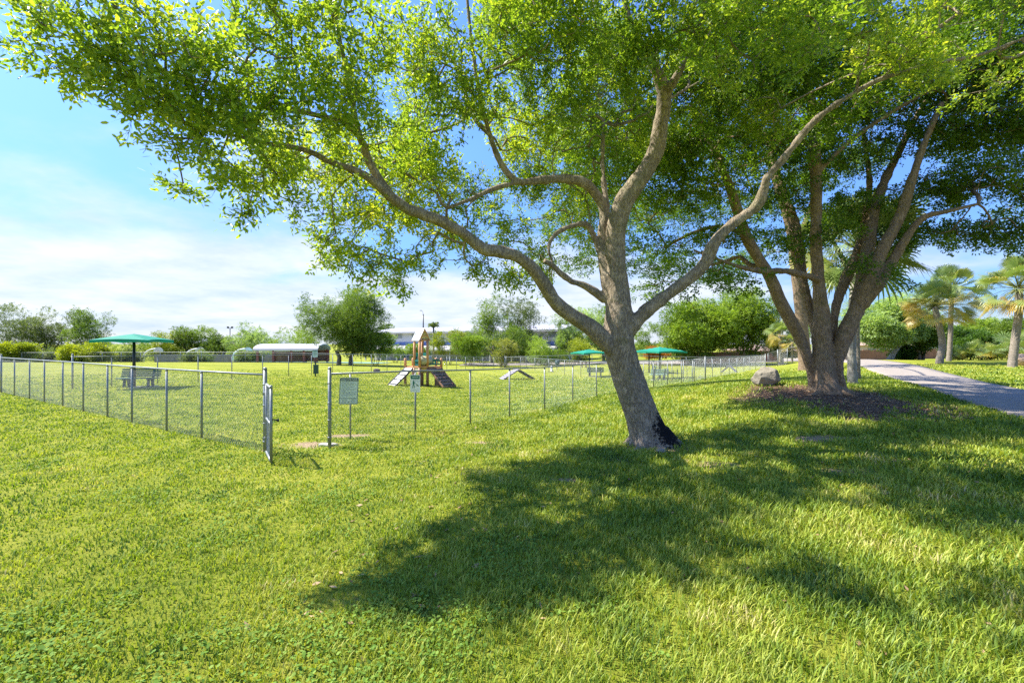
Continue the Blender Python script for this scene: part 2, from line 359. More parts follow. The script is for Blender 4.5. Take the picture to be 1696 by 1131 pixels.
# ---------------------------------------------------------------- grass blades (stuff)
def grass(n, r0, r1, wid, hgt, seed, name, label, pw=1.0, ang=68):
    r = np.random.RandomState(seed)
    u = r.rand(n)
    rad = (r0**pw + u*(r1**pw-r0**pw))**(1/pw)
    a = R(90) + r.uniform(-R(ang), R(ang), n)
    x = rad*np.cos(a); y = rad*np.sin(a)
    clump = sumnoise(x, y, 1.1, 11); c2 = sumnoise(x, y, 5.5, 12)
    keep = (r.rand(n) < np.clip((r1-rad)/(r1*0.45), 0, 1)) & (r.rand(n) > dirtmask(x, y)*1.25-0.12) & ~onpath(x, y) & (r.rand(n) < 0.80+0.5*c2)
    x, y, rad, clump, c2 = x[keep], y[keep], rad[keep], clump[keep], c2[keep]; n = len(x)
    z = GZ(x, y)
    # longer, coarser grass in the shade strip in front, short turf on the left
    longz = 1/(1+np.exp(-(x-0.2+0.35*y*0.0)*1.3))
    h = hgt*(0.55+0.75*r.rand(n))*(0.60+0.75*longz+0.45*clump*longz+0.28*c2)
    h = np.clip(h, 0.012, 0.2)
    w = wid(rad)*(0.6+0.8*r.rand(n))
    az = r.uniform(0, 6.283, n); lean = r.uniform(0.25, 1.1, n)*h
    dx = np.cos(az); dy = np.sin(az); sx = -dy; sy = dx
    b0 = np.c_[x-sx*w/2, y-sy*w/2, z-0.005]; b1 = np.c_[x+sx*w/2, y+sy*w/2, z-0.005]
    mx_ = x+dx*lean*0.4; my_ = y+dy*lean*0.4; mz = z+h*0.62
    m0 = np.c_[mx_-sx*w*.42, my_-sy*w*.42, mz]; m1 = np.c_[mx_+sx*w*.42, my_+sy*w*.42, mz]
    tp = np.c_[x+dx*lean, y+dy*lean, z+h*0.95]
    V = np.stack([b0, b1, m1, m0, tp], 1).reshape(-1, 3)
    k = np.arange(n)[:, None]*5
    mb = MB(); rv = np.clip(r.rand(n)*0.85+0.15*c2+0.08, 0, 1)
    mb.add(V, k+np.array([0, 1, 2, 3]), 0, True, np.repeat(rv, 5)); mb.F.append((k+np.array([3, 2, 4]), 0, True))
    o = mb.build(name, MT['blade']); tag(o, label, 'grass', None, 'stuff'); return o
def weeds(n, seed):
    r = np.random.RandomState(seed)
    rad = 2.2 + r.rand(n)*9.5; a = R(90)+r.uniform(-R(62), R(62), n); x = rad*np.cos(a); y = rad*np.sin(a)
    pt = sumnoise(x, y, 1.7, 31)
    keep = (pt > 0.22+0.35*r.rand(n)) & ~onpath(x, y) & (dirtmask(x, y) < 0.3)
    x, y = x[keep], y[keep]; n = len(x); z = GZ(x, y)+r.uniform(0.015, 0.055, n)
    s = r.uniform(0.007, 0.013, n); az = r.uniform(0, 6.28, n)
    ang = np.arange(6)*math.pi/3; tl = r.normal(0, 0.35, (n, 2))
    lx = np.cos(ang)[None]*s[:, None]*1.25; ly = np.sin(ang)[None]*s[:, None]
    X = x[:, None]+lx*np.cos(az)[:, None]-ly*np.sin(az)[:, None]; Y = y[:, None]+lx*np.sin(az)[:, None]+ly*np.cos(az)[:, None]
    Z = z[:, None]+lx*tl[:, :1]+ly*tl[:, 1:]
    V = np.stack([X, Y, Z], 2).reshape(-1, 3); k = np.arange(n)[:, None]*6
    mb = MB(); mb.add(V, k+np.arange(6), 0, False, np.repeat(r.rand(n), 6))
    o = mb.build('clover', MT['weed']); tag(o, 'small round-leaved clover patches growing through the lawn', 'clover', None, 'stuff')
MT['blade'] = leaf_mat('grass_blade', [(0.10, (0.055, 0.115, 0.018)), (0.36, (0.155, 0.25, 0.024)), (0.58, (0.30, 0.38, 0.035)), (0.80, (0.45, 0.47, 0.07)), (0.97, (0.66, 0.54, 0.27))], 0.38, (1.1, 1.1, 0.5), 0.5, 0.9, 0.35, wr=0.5, wn=1.5, off=-0.48, nd=6)
MT['weed'] = leaf_mat('clover_leaf', [(0.1, (0.10, 0.20, 0.03)), (0.6, (0.17, 0.29, 0.04)), (0.95, (0.27, 0.36, 0.07))], 0.3, (1.1, 1.1, 0.6), 0.7, 0.8, 0.15)
grass(820000, 1.6, 46.0, lambda r: 0.0036+0.00125*r, 0.066, 3, 'grass', 'short bright green grass blades covering the lawn', 0.6)
weeds(80000, 8)
# ---------------------------------------------------------------- trees
def spray(r, n, L, ll, lw, flat=0.5, six=False, droop=0.15):
    # a leafy twig end along +X: n leaves, returned as (verts, faces)
    vs = []; k = 9 if six else 4
    if six: z0 = np.zeros(3); vs.append([z0]*6+[np.array([L*.95, 0, -droop*L*.8]), np.array([0, .003, 0]), np.array([0, -.003, 0])])
    for i in range(n):
        t_ = r.rand()**0.8; side = r.choice([-1, 1])
        off = r.normal(0, 0.30*L*(1.0-0.35*t_), 3)*np.array([0.5, 1.0, flat])
        base = np.array([t_*L, 0, -droop*t_*t_*L]) + off
        az = side*r.uniform(0.2, 1.25); el = r.normal(0.05, 0.45)
        d = np.array([math.cos(az)*math.cos(el), math.sin(az)*math.cos(el), math.sin(el)])
        nrm = np.array([r.normal(0, 0.5), r.normal(0, 0.5), 1.0]); w = np.cross(nrm, d); w /= np.linalg.norm(w); nn = np.cross(d, w)
        l = ll*r.uniform(0.65, 1.15); ww = lw*r.uniform(0.75, 1.15)
        if six:
            ax = np.array([max(t_*L-.07, 0), 0, -droop*max(t_-.25, 0)**2*L]); sw = np.array([0, .0022, .001])
            vs.append([base, base+d*l*.3+w*ww*.5+nn*ww*.12, base+d*l*.78+w*ww*.42+nn*ww*.1, base+d*l, base+d*l*.78-w*ww*.42+nn*ww*.1, base+d*l*.3-w*ww*.5+nn*ww*.12, base, ax+sw, ax-sw])
        else:
            vs.append([base, base+d*l*.45+w*ww*.5+nn*ww*.12, base+d*l, base+d*l*.45-w*ww*.5+nn*ww*.12])
    V = np.array(vs).reshape(-1, 3); kk = (np.arange(n)+(1 if six else 0))[:, None]*k
    if six: Fc = (np.concatenate([kk+np.array([0, 1, 2, 3]), kk+np.array([0, 3, 4, 5])]), np.arange(n+1)[:, None]*k+np.array([6, 7, 8]))
    else: Fc = np.concatenate([kk+np.array([0, 1, 2]), kk+np.array([0, 2, 3])])
    return V, Fc, k
def place_sprays(mb, r, org, dirs, temps, scl, rbase):
    m = len(org); which = r.randint(0, len(temps), m)
    X = dirs/np.linalg.norm(dirs, axis=1)[:, None]
    up = np.array([0, 0, 1.0])+r.normal(0, 0.25, (m, 3)); Yv = np.cross(up, X); Yv /= np.linalg.norm(Yv, axis=1)[:, None]+1e-9; Zv = np.cross(X, Yv)
    for ti, (V, Fc, k) in enumerate(temps):
        s = np.where(which == ti)[0]
        if not len(s): continue
        M = np.stack([X[s], Yv[s], Zv[s]], 1)*scl[s][:, None, None]
        W_ = np.einsum('vj,mjk->mvk', V, M)+org[s][:, None, :]
        nv = len(V); Fl = Fc if isinstance(Fc, tuple) else (Fc,); Fl = [(q[None]+(np.arange(len(s))*nv)[:, None, None]).reshape(-1, q.shape[1]) for q in Fl]
        nl = nv//k
        rv = np.clip(rbase[s][:, None]+r.normal(0, 0.20, (len(s), nl)), 0, 1)
        rk = np.repeat(rv[:, :, None], k, axis=2)
        if k == 9: rk[:, :, 6:] = 0.0
        mb.add(W_.reshape(-1, 3), Fl[0], 0, False, rk.ravel())
        for q in Fl[1:]: mb.F.append((q+mb.n-W_.size//3, 0, False))
def smooth_path(pts, rad, step):
    p = np.array([tuple(q) for q in pts]); rad = np.array(rad, float)
    d = np.r_[0, np.cumsum(np.linalg.norm(np.diff(p, axis=0), axis=1))]
    n = max(3, int(d[-1]/step)+1); s = np.linspace(0, d[-1], n)
    # Catmull-Rom through the given points
    out = []
    for si in s:
        i = min(np.searchsorted(d, si, side='right')-1, len(p)-2); i = max(i, 0); u = (si-d[i])/(d[i+1]-d[i])
        p0 = p[max(i-1, 0)]; p1 = p[i]; p2 = p[i+1]; p3 = p[min(i+2, len(p)-1)]
        out.append(0.5*((2*p1)+(p2-p0)*u+(2*p0-5*p1+4*p2-p3)*u*u+(3*p1-p0-3*p2+p3)*u**3))
    return np.array(out), np.interp(s, d, rad)
def px_limb(L, step=0.12, wscale=1.0):
    pts = [P(a, b_, Y) for a, b_, Y, w in L]; rad = [w*wscale/2*Y/F for a, b_, Y, w in L]
    return smooth_path(pts, rad, step)
def grow(limbs, att, r, step=0.28, tip=0.004, expn=2.3, bias=0.12, wob=0.05):
    # limbs: (points, radii) of the hand-laid skeleton; att: points that twigs must reach
    pos = []; par = []; fix = []; depth = []
    for pts, rad in limbs:
        for i in range(len(pts)):
            par.append(len(pos)-1 if i else -1); pos.append(pts[i]); fix.append(rad[i]); depth.append(0.0)
    n0 = len(pos); cap = n0+len(att)*14
    Ps = np.zeros((cap, 3)); Ps[:n0] = pos; D = np.zeros(cap); D[:n0] = 0; par = par+[-1]*(cap-n0); n = n0
    fixa = np.array(fix); D[:n0] = np.where(fixa > 0.05, 0.25, np.where(fixa > 0.025, 0.1, 0.0))
    dl = np.array([np.min(np.linalg.norm(Ps[:n0]-a, axis=1)) for a in att])
    ends = []
    for ai in np.argsort(dl):
        a = att[ai]; v = Ps[:n]-a; dd = np.sqrt((v*v).sum(1)); cost = dd+D[:n]; k = int(np.argmin(cost)); d = dd[k]
        if d < 0.03: ends.append(k); continue
        m = max(1, int(math.ceil(d/step))); pk = Ps[k]; pp = par[k]
        t0 = (pk-Ps[pp]) if pp >= 0 else np.array([0, 0, 1.0]); t0 = t0/(np.linalg.norm(t0)+1e-9)
        c1 = pk+(t0*0.30+np.array([0, 0, 0.08]))*d; prev = k; side = r.normal(0, wob*d, 3)
        for i in range(1, m+1):
            u = i/m; q = (1-u)**2*pk+2*u*(1-u)*(c1*0.5+(pk+a)/2*0.5+side)+u*u*a
            Ps[n] = q; par[n] = prev; D[n] = D[prev]+bias*d/m; prev = n; n += 1
        ends.append(prev)
    Ps = Ps[:n]; par = np.array(par[:n]); ch = [[] for _ in range(n)]
    for i in range(n0, n): ch[par[i]].append(i)
    rad = np.zeros(n); acc = np.zeros(n)
    for i in range(n-1, n0-1, -1):
        rr_ = max(acc[i], tip**expn); rad[i] = rr_**(1/expn)
        if par[i] >= n0: acc[par[i]] += rr_
    rad[:n0] = fixa
    chains = []; done = np.zeros(n, bool)
    for i in range(n0, n):
        if done[i]: continue
        p = par[i]
        c = [p, i]; done[i] = True; j = i
        while ch[j]:
            nx = max(ch[j], key=lambda q: rad[q]); 
            if done[nx]: break
            c.append(nx); done[nx] = True; j = nx
        rc = [min(rad[q], rad[i]*1.25) for q in c]; rc[-1] *= 0.5
        chains.append((Ps[c], np.array(rc)))
    dirs = Ps-Ps[np.maximum(par, 0)]
    return Ps, par, rad, chains, np.array(ends), dirs, n0
def in_blobs(r, blobs, spacing):
    out = []
    for c_, rad in blobs:
        vol = 4.19*rad[0]*rad[1]*rad[2]; n = int(vol/spacing**3)+4
        q = r.normal(size=(n, 3)); q /= np.linalg.norm(q, axis=1)[:, None]; q *= (r.rand(n)**0.42)[:, None]
        out.append(np.array(c_)+q*np.array(rad))
    return np.concatenate(out)
def remeshed(mb, voxel, name, mats, parent, origin, lump=0.02, ls=3.0):
    tmp = mb.build('tmp', mats, origin=origin)
    md = tmp.modifiers.new('r', 'REMESH'); md.mode = 'VOXEL'; md.voxel_size = voxel; md.use_smooth_shade = True
    sm = tmp.modifiers.new('s', 'SMOOTH'); sm.factor = 0.5; sm.iterations = 4
    dg = bpy.context.evaluated_depsgraph_get(); me = bpy.data.meshes.new_from_object(tmp.evaluated_get(dg)); me.name = name
    bpy.data.objects.remove(tmp)
    n = len(me.vertices); co = np.empty(n*3, np.float32); me.vertices.foreach_get('co', co); co = co.reshape(-1, 3).astype(float)
    nr_ = np.empty(n*3, np.float32); me.vertices.foreach_get('normal', nr_); nr_ = nr_.reshape(-1, 3)
    d = sumnoise(co[:, 0]*1.3+co[:, 2]*.6, co[:, 1]*1.3+co[:, 2]*.5, ls*2, 3, 4)*lump+sumnoise(co[:, 2]+co[:, 0]*.7, co[:, 1]-co[:, 0], ls*5, 4, 3)*lump*0.35
    co = co+nr_*d[:, None]; me.vertices.foreach_set('co', co.astype(np.float32).ravel())
    me.materials.clear()
    for m in (mats if isinstance(mats, (list, tuple)) else [mats]): me.materials.append(m)
    me.polygons.foreach_set('use_smooth', np.ones(len(me.polygons), bool)); me.update()
    o = bpy.data.objects.new(name, me); COL.objects.link(o); o.parent = parent; return o
def big_tree(name, base, label, cat, limbs, blobs, spacing, barkm, leafm, seed, temps_arg, nspray, voxel, hole=0.0, step=0.28, roots=None, rmin=0.04, tip=0.004, extra=None, lump=0.02):
    r = np.random.RandomState(seed)
    root = empty(name, base, 0, label, cat); o3 = np.array(base)
    att = in_blobs(r, blobs, spacing)
    if hole: # thin some clumps out so that sky shows through
        nz = sumnoise(att[:, 0]+att[:, 2]*.6, att[:, 1]-att[:, 2]*.8, 1.6, seed+1)
        att = att[nz > -1+hole]
    Ps, par, rad, chains, ends, dirs, n0 = grow(limbs, att, r, step, tip)
    mb = MB()
    for pts, rd in limbs:
        k = np.where(rd > rmin)[0]
        if len(k) > 2: mb.tube(pts[:k[-1]+1], rd[:k[-1]+1], 20)
    for p_, r_ in (roots or []): mb.tube(p_, r_, 10)
    remeshed(mb, voxel, 'trunk', barkm, root, base, lump)
    mb = MB()
    for pts, rd in limbs:
        k = np.where(rd > rmin)[0]; j = max(0, k[-1]-3) if len(k) else 0
        if len(pts)-j > 2: mb.tube(pts[j:], rd[j:]*np.r_[np.linspace(0.9, 1, min(3, len(pts)-j)), np.ones(max(0, len(pts)-j-3))], 8)
    for p_, r_ in chains: mb.tube(p_, r_, 4 if r_[0] < 0.012 else 6, caps=False)
    mb.build('branches', barkm, root, base)
    temps = [spray(r, **temps_arg) for _ in range(10)]
    org = []; dr = []
    for e in ends:
        j = e
        for s in range(nspray):
            d = dirs[j]; d = d/(np.linalg.norm(d)+1e-9)+r.normal(0, 0.45 if s == 0 else 0.8, 3)
            org.append(Ps[j]-d*0.05); dr.append(d)
            if s % 2 == 1 and par[j] >= n0: j = par[j]
    org = np.array(org); dr = np.array(dr); dr[:, 2] += 0.1
    mb = MB(); cl = 0.5+0.28*sumnoise(org[:, 0]+org[:, 2], org[:, 1]-org[:, 2], 1.2, seed+3)
    place_sprays(mb, r, org, dr, temps, r.uniform(0.75, 1.2, len(org)), cl)
    if extra is not None: extra(mb, r, temps)
    mb.build('crown', leafm, root, base)
    print(name, 'attractors', len(att), 'leaves', len(org)*temps_arg['n'])
    return root

def px_blobs(L):
    out = []
    for b_ in L:
        px, py, Y, r_ = b_[:4]; rr_ = (r_, r_, r_*0.8) if len(b_) == 4 else (b_[3], b_[4], b_[5])
        out.append((tuple(P(px, py, Y)), rr_))
    return out
MT['oak_bark'] = bark_mat('oak_bark', (0.13, 0.10, 0.072), (0.28, 0.23, 0.17), (0.48, 0.40, 0.30), 0.5, 24.0, burn=[((3.22-2.95, -0.22, 0.34), 0.42)])
MT['oak_leaf'] = leaf_mat('oak_leaf', [(0.08, (0.06, 0.11, 0.016)), (0.33, (0.15, 0.27, 0.032)), (0.55, (0.29, 0.42, 0.055)), (0.78, (0.44, 0.50, 0.07)), (0.97, (0.60, 0.56, 0.13))], 0.6, (1.4, 1.3, 0.45), 0.38, 0.35, 0.5)
oak = [
 [(1084,752,9.5,100),(1080,738,9.5,84),(1075,722,9.5,66),(1064,690,9.5,56),(1047,645,9.5,52),(1032,600,9.5,52),(1023,560,9.45,54),(1026,520,9.4,46),(1022,470,9.4,36),(1020,420,9.4,34),(1022,370,9.3,34),(1035,330,9.2,33),(1058,300,9.1,30),(1080,265,9.0,28),(1092,225,8.9,26),(1098,180,8.8,24),(1098,150,8.7,23),(1085,115,8.6,16),(1060,70,8.5,12),(1040,20,8.4,10),(1020,-60,8.3,8),(1000,-150,8.2,6)],
 [(1028,590,9.45,36),(985,548,9.2,32),(950,525,9.0,28),(918,498,8.8,27),(900,470,8.6,27),(875,438,8.4,25),(845,420,8.2,23),(800,412,8.0,22),(765,385,7.8,21),(720,362,7.6,20),(680,348,7.4,19),(645,325,7.3,18),(618,300,7.1,16),(590,283,6.9,13),(550,270,6.7,12),(515,252,6.5,11),(480,243,6.3,9),(437,237,6.1,8),(390,225,5.8,6),(340,215,5.5,4)],
 [(645,322,7.3,16),(612,270,7.2,14),(600,235,7.0,12),(575,205,6.8,10),(540,195,6.6,10),(500,185,6.4,9),(460,172,6.2,8),(420,155,6.0,7),(360,140,5.7,6),(280,120,5.4,5),(180,90,5.1,4),(90,50,4.9,3)],
 [(598,238,7.0,10),(585,180,7.0,10),(575,120,6.9,8),(560,50,6.8,7),(550,-60,6.8,5)],
 [(1022,520,9.4,34),(1003,450,9.5,24),(1000,400,9.6,22),(1002,350,9.6,20),(990,325,9.5,18),(968,303,9.3,17),(930,296,9.1,16),(885,300,8.9,15),(855,300,8.8,13),(830,270,8.7,12),(812,225,8.6,12),(800,180,8.5,10),(790,130,8.5,8),(780,60,8.4,6),(770,-40,8.3,5)],
 [(858,302,8.8,10),(820,312,8.6,9),(780,330,8.4,7),(740,345,8.2,5)],
 [(812,225,8.6,8),(785,195,8.7,8),(770,150,8.9,6),(750,100,9,5)],
 [(1005,345,9.6,12),(1000,300,9.7,9),(998,260,9.8,8),(1000,200,9.9,6)],
 [(1098,165,8.75,18),(1122,125,8.5,13),(1145,85,8.4,11),(1160,40,8.3,9),(1175,-10,8.2,8),(1190,-120,8.1,6)],
 [(1030,560,9.4,34),(1060,525,9.3,26),(1090,500,9.2,24),(1130,470,9.1,22),(1165,440,9.0,22),(1185,400,8.9,21),(1215,370,8.8,19),(1250,345,8.7,18),(1265,318,8.6,17),(1270,295,8.5,15),(1290,272,8.4,14),(1320,235,8.3,13),(1345,205,8.2,12),(1375,180,8.1,11),(1440,140,8.0,9),(1500,118,8.0,8),(1560,103,8.0,7),(1620,92,8,6),(1700,62,8,4)],
 [(1004,495,9.5,18),(970,475,9.4,13),(940,462,9.3,12),(915,440,9.2,10),(902,432,9.1,9)],
 [(1000,430,9.6,14),(985,395,9.6,10),(972,372,9.5,10),(945,375,9.4,9),(920,388,9.3,8),(908,410,9.2,6),(914,430,9.2,4)],
 [(1190,385,8.9,8),(1200,400,9.2,6)],
 [(775,388,7.85,7),(770,400,7.9,5),(768,420,8.0,4)],
]
oak_limbs = [px_limb(l, 0.14, 0.97 if i == 0 else 0.88) for i, l in enumerate(oak)]
oak_blobs = px_blobs([
 (45,45,4.85,.33),(125,85,4.9,.5),(200,45,5.1,.75),(190,140,5.2,.55),(260,180,5.2,.65),(320,110,5.3,.75),(300,245,5.3,.5),(350,275,5.4,.35),(400,190,5.6,.7),(395,290,5.8,.45),(405,355,5.8,.14),(290,310,5.4,.12),
 (460,50,5.9,.8),(420,230,6,.7),(450,300,6.3,.45),(485,340,6.4,.14),(520,165,6.3,.7),(540,285,6.8,.5),(560,60,6.6,.85),(590,200,6.6,.6),
 (560,395,7.5,.45),(610,430,7.6,.4),(660,440,7.8,.38),(640,350,7.5,.45),(700,400,7.9,.35),(730,440,8.2,.2),(620,475,7.8,.15),
 (790,430,8.6,.35),(850,450,9.0,.38),(900,470,9.3,.25),(820,350,9.0,.5),(700,270,8,.9),(760,180,8.3,.9),(700,90,7.8,.9),(880,200,8.8,.9),(960,120,8.6,.75),(860,80,8.4,.8),
 (1000,250,10.3,.6),(930,350,9.8,.45),(950,200,10.5,.9),(860,260,10.5,.8),
 (1060,50,7.8,.8),(1150,20,7.6,.8),(1230,60,6.6,.7),(1290,110,6.2,.35),(1340,60,6.4,.6),(1200,120,8,.5),(1400,60,7.4,.7),(1460,90,8,.6),(1440,130,7.5,.5),(1530,100,7.5,.5),(1610,85,7.5,.5),(1560,50,7.6,.8),(1660,40,8,.8),(1740,90,8.2,.8),(1620,150,8.6,.5),
 (130,-70,5.6,.6),(350,-60,5.8,.4),(800,-100,8.0,1.0),(1000,-120,8.2,1.1),(1250,-120,7.8,1.0),(1500,-100,8,1.0),(1000,-280,8.5,.8),(870,20,6.9,.8),(960,40,7.2,.75),(1060,100,7.8,.65),(900,-50,6.3,.8),(1000,-60,6.8,.8),(1150,60,7.6,.6),(1180,-40,6.8,.75),(1300,-20,7,.75),(660,-110,5.0,.6),(560,-60,5.2,.5),(740,-150,5,.6),(1900,0,8.4,1.0),
 (620,350,8.6,.7),(560,350,8.0,.45),(690,330,9.5,.8),(760,370,9.8,.6),(840,380,10.4,.6),(790,300,10.4,.9),(900,420,10.6,.5),(960,320,11,.7),(880,300,11,.8),(560,440,8.2,.35),(650,460,8.4,.4),(600,465,8.4,.3),(740,400,8.8,.4),(980,380,11,.5),(660,260,9.5,.9),(560,250,8.5,.8),(480,250,7.4,.7),(1060,200,11,.8),(1000,150,11,1.0),
 (780,200,11.5,.7),(850,190,12,.7),(930,230,12.5,.65),(1000,220,13,.7),(1080,240,13,.8),(880,120,12,.7),(1000,100,12.5,.8),(1120,110,12.5,.8),(1200,140,12.5,.8),
 (560,425,7.6,.36),(600,450,7.7,.36),(650,462,7.9,.36),(690,432,8,.3),(800,447,8.7,.34),(860,462,9.1,.34),(740,385,8.3,.34),(900,440,10,.4),
 (700,180,10.5,.9),(1150,150,11,1.0),(1000,60,11.5,1.1),(1250,200,11,.8),(850,10,11,1.1),
])
def rootflare(base, r0, n, L, seed, z0=0.3):
    r = np.random.RandomState(seed); out = []
    for i in range(n):
        a = i*6.283/n+r.uniform(-.25, .25); l = L*r.uniform(.7, 1.3); q = []
        for s_ in np.linspace(0, 1, 8):
            d = r0*0.35+l*s_; x = base[0]+math.cos(a+0.25*math.sin(s_*3))*d; y = base[1]+math.sin(a+0.25*math.sin(s_*3))*d
            q.append((x, y, gz(x, y)+z0*(1-s_)**2.2-0.03-0.05*s_))
        out.append((q, np.linspace(r0*0.42, 0.03, 8)))
    return out
ob = atY(1082, 9.5)
big_tree('oak_tree', (ob.x, ob.y, ob.z), 'leaning grey-barked oak in front, forking low into crooked limbs, black scar at its foot', 'tree',
  oak_limbs, oak_blobs, 0.30, MT['oak_bark'], MT['oak_leaf'], 21, dict(n=22, L=0.30, ll=0.085, lw=0.030, flat=0.6, six=True), 2, 0.022,
  hole=0.68, tip=0.0055, roots=rootflare((ob.x-0.02, ob.y, ob.z), 0.5, 8, 0.55, 5, 0.26))

# multi-stemmed tree on the mound
MT['fig_bark'] = bark_mat('brown_bark', (0.11, 0.075, 0.05), (0.27, 0.19, 0.125), (0.42, 0.32, 0.22), 0.35, 22.0, crack=0.25)
MT['dark_leaf'] = leaf_mat('dark_green_leaf', [(0.1, (0.03, 0.07, 0.010)), (0.4, (0.075, 0.145, 0.016)), (0.65, (0.15, 0.24, 0.022)), (0.95, (0.30, 0.38, 0.04))], 0.45, (1.35, 1.5, 0.4), 0.4, 0.3, 0.4)
fig = [
 [(1374,664,14.6,56),(1371,648,14.6,44),(1369,628,14.7,36),(1363,592,14.8,36),(1361,550,14.8,33),(1360,510,14.8,26),(1355,460,14.8,22),(1351,390,14.8,20),(1352,330,14.7,19),(1350,270,14.6,22),(1348,210,14.5,20),(1340,150,14.4,14),(1310,80,14,10),(1290,0,14,6)],
 [(1350,655,15,26),(1346,640,15,16),(1343,615,15,15),(1336,590,14.9,17),(1326,562,14.9,22),(1310,532,14.8,24),(1292,500,14.7,24),(1277,462,14.6,22),(1255,425,14.5,20),(1235,390,14.4,22),(1222,350,14.2,20),(1205,300,14,16),(1180,240,13.8,12),(1150,180,13.6,8)],
 [(1352,560,15.3,13),(1344,525,15.4,17),(1330,470,15.6,18),(1322,420,15.9,24),(1315,370,16.2,20),(1290,300,16.6,14),(1270,220,17,10)],
 [(1400,660,14.6,16),(1396,644,14.6,14),(1391,618,14.6,13),(1390,595,14.6,19),(1397,562,14.6,30),(1410,532,14.6,30),(1425,500,14.5,24),(1440,462,14.4,26),(1462,412,14.3,22),(1490,360,14.2,19),(1510,300,14.0,16),(1530,240,13.8,12),(1560,170,13.5,8)],
 [(1426,505,14.5,26),(1455,470,14.3,22),(1480,430,14.2,18),(1505,388,14.0,14),(1530,360,13.8,12),(1570,350,13.5,8),(1620,338,13.2,5)],
 [(1418,520,14.6,26),(1430,455,14.8,24),(1438,410,15,22),(1448,350,15.2,19),(1465,300,15.4,16),(1485,260,15.6,13),(1520,190,15.8,10),(1560,130,16,7)],
 [(1379,570,15.1,14),(1384,510,15.1,15),(1402,460,15.3,20),(1420,420,15.5,18),(1432,370,15.8,14),(1440,300,16,10),(1430,220,16.2,7)],
 [(1358,465,14.7,14),(1340,458,14.5,13),(1300,449,14.3,12),(1262,449,14.1,11),(1225,442,13.9,8),(1190,430,13.7,6),(1150,415,13.5,4)],
 [(1282,462,14.6,16),(1262,445,14.7,13),(1240,438,14.9,10),(1225,425,15.1,8),(1205,432,15.3,7),(1170,440,15.4,5)],
 [(1350,290,14.7,12),(1400,240,14.4,10),(1470,190,14.1,8),(1540,150,13.8,6)],
 [(1235,392,14.4,10),(1200,375,14.8,8),(1150,385,15.2,7),(1100,410,15.6,5)],
]
fig_limbs = [px_limb(l, 0.2, 0.84) for l in fig]
fig_blobs = px_blobs([
 (1100,480,14,.9,1.1,.28),(1180,455,13.6,.9,1.1,.3),(1110,410,15,1.2,1.4,.4),(1200,385,14.6,1.2,1.3,.35),(1090,340,15,1.2,1.5,.55),(1180,300,14,1.5,1.8,.55),(1090,250,16,1.4,1.8,.7),(1170,210,15,1.6,2,.7),
 (1290,250,15,1.7,2,.7),(1300,400,16,1.2,1.4,.4),(1290,330,15.5,1.4,1.6,.5),(1400,350,16,1.4,1.6,.45),(1390,270,16,1.7,2,.6),(1420,180,15,1.8,2,.8),(1300,130,14.5,1.8,2,.8),
 (1490,390,15,1.2,1.4,.35),(1570,385,14.6,1.3,1.5,.35),(1650,385,14.3,1.3,1.5,.35),(1730,390,14,1.3,1.5,.4),(1560,310,15,1.7,2,.5),(1660,300,14,1.7,2,.5),(1560,220,14.6,1.8,2,.6),(1660,210,14,1.9,2,.7),(1600,130,14,1.9,2,.8),(1700,110,13.5,1.9,2,.8),(1480,80,14.4,1.8,2,.8),
 (1350,20,14.5,1.9,2,.8),(1640,0,13.6,2,2,.9),(1800,200,14,2,2,.8),(1800,320,14,1.8,2,.6),(1200,60,15,1.9,2,.8),(1250,-90,15,2.2,2.2,.9),(1480,-110,15,2.4,2.2,.9),(1720,-120,15,2.2,2.2,.9),(1900,100,14,2,2,.9),(1900,280,14,1.8,2,.6),
 (1076,260,13.4,1.4,1.4,.6),(1000,300,14.5,1.4,1.6,.6),(1040,200,14,1.4,1.5,.6),(960,230,14.5,1.3,1.5,.6),(1122,130,11,1.3,1.3,.6),(1259,130,11,1.4,1.4,.6),(1386,120,10.8,1.3,1.3,.6),(1494,120,10.8,1.3,1.3,.6),(1200,40,11,1.4,1.4,.7),(1330,30,11,1.4,1.4,.7),(1580,60,11,1.3,1.3,.6),(1180,230,12.5,1.2,1.3,.5),(1330,220,12.5,1.3,1.3,.5),(1410,440,14.2,.5,.5,.22),(1460,450,14.2,.45,.5,.22),(1330,405,15,.7,.8,.3),(1240,470,14,.6,.7,.22),(1380,380,14.6,.7,.8,.3),(1500,470,13.4,.3,.4,.12),(1150,520,14.3,.35,.5,.12),
])
fb = atY(1382, 14.7)
roots = rootflare((fb.x-.15, fb.y, fb.z), 0.36, 9, 0.95, 9, 0.18)
big_tree('multi_stem_tree', tuple(fb), 'big spreading tree of many brown stems fused at the foot, beside the boulder', 'tree',
  fig_limbs, fig_blobs, 0.385, MT['fig_bark'], MT['dark_leaf'], 33, dict(n=30, L=0.42, ll=0.095, lw=0.052, flat=0.35), 2, 0.03,
  hole=0.22, tip=0.006, step=0.36, roots=roots, rmin=0.06, lump=0.02)
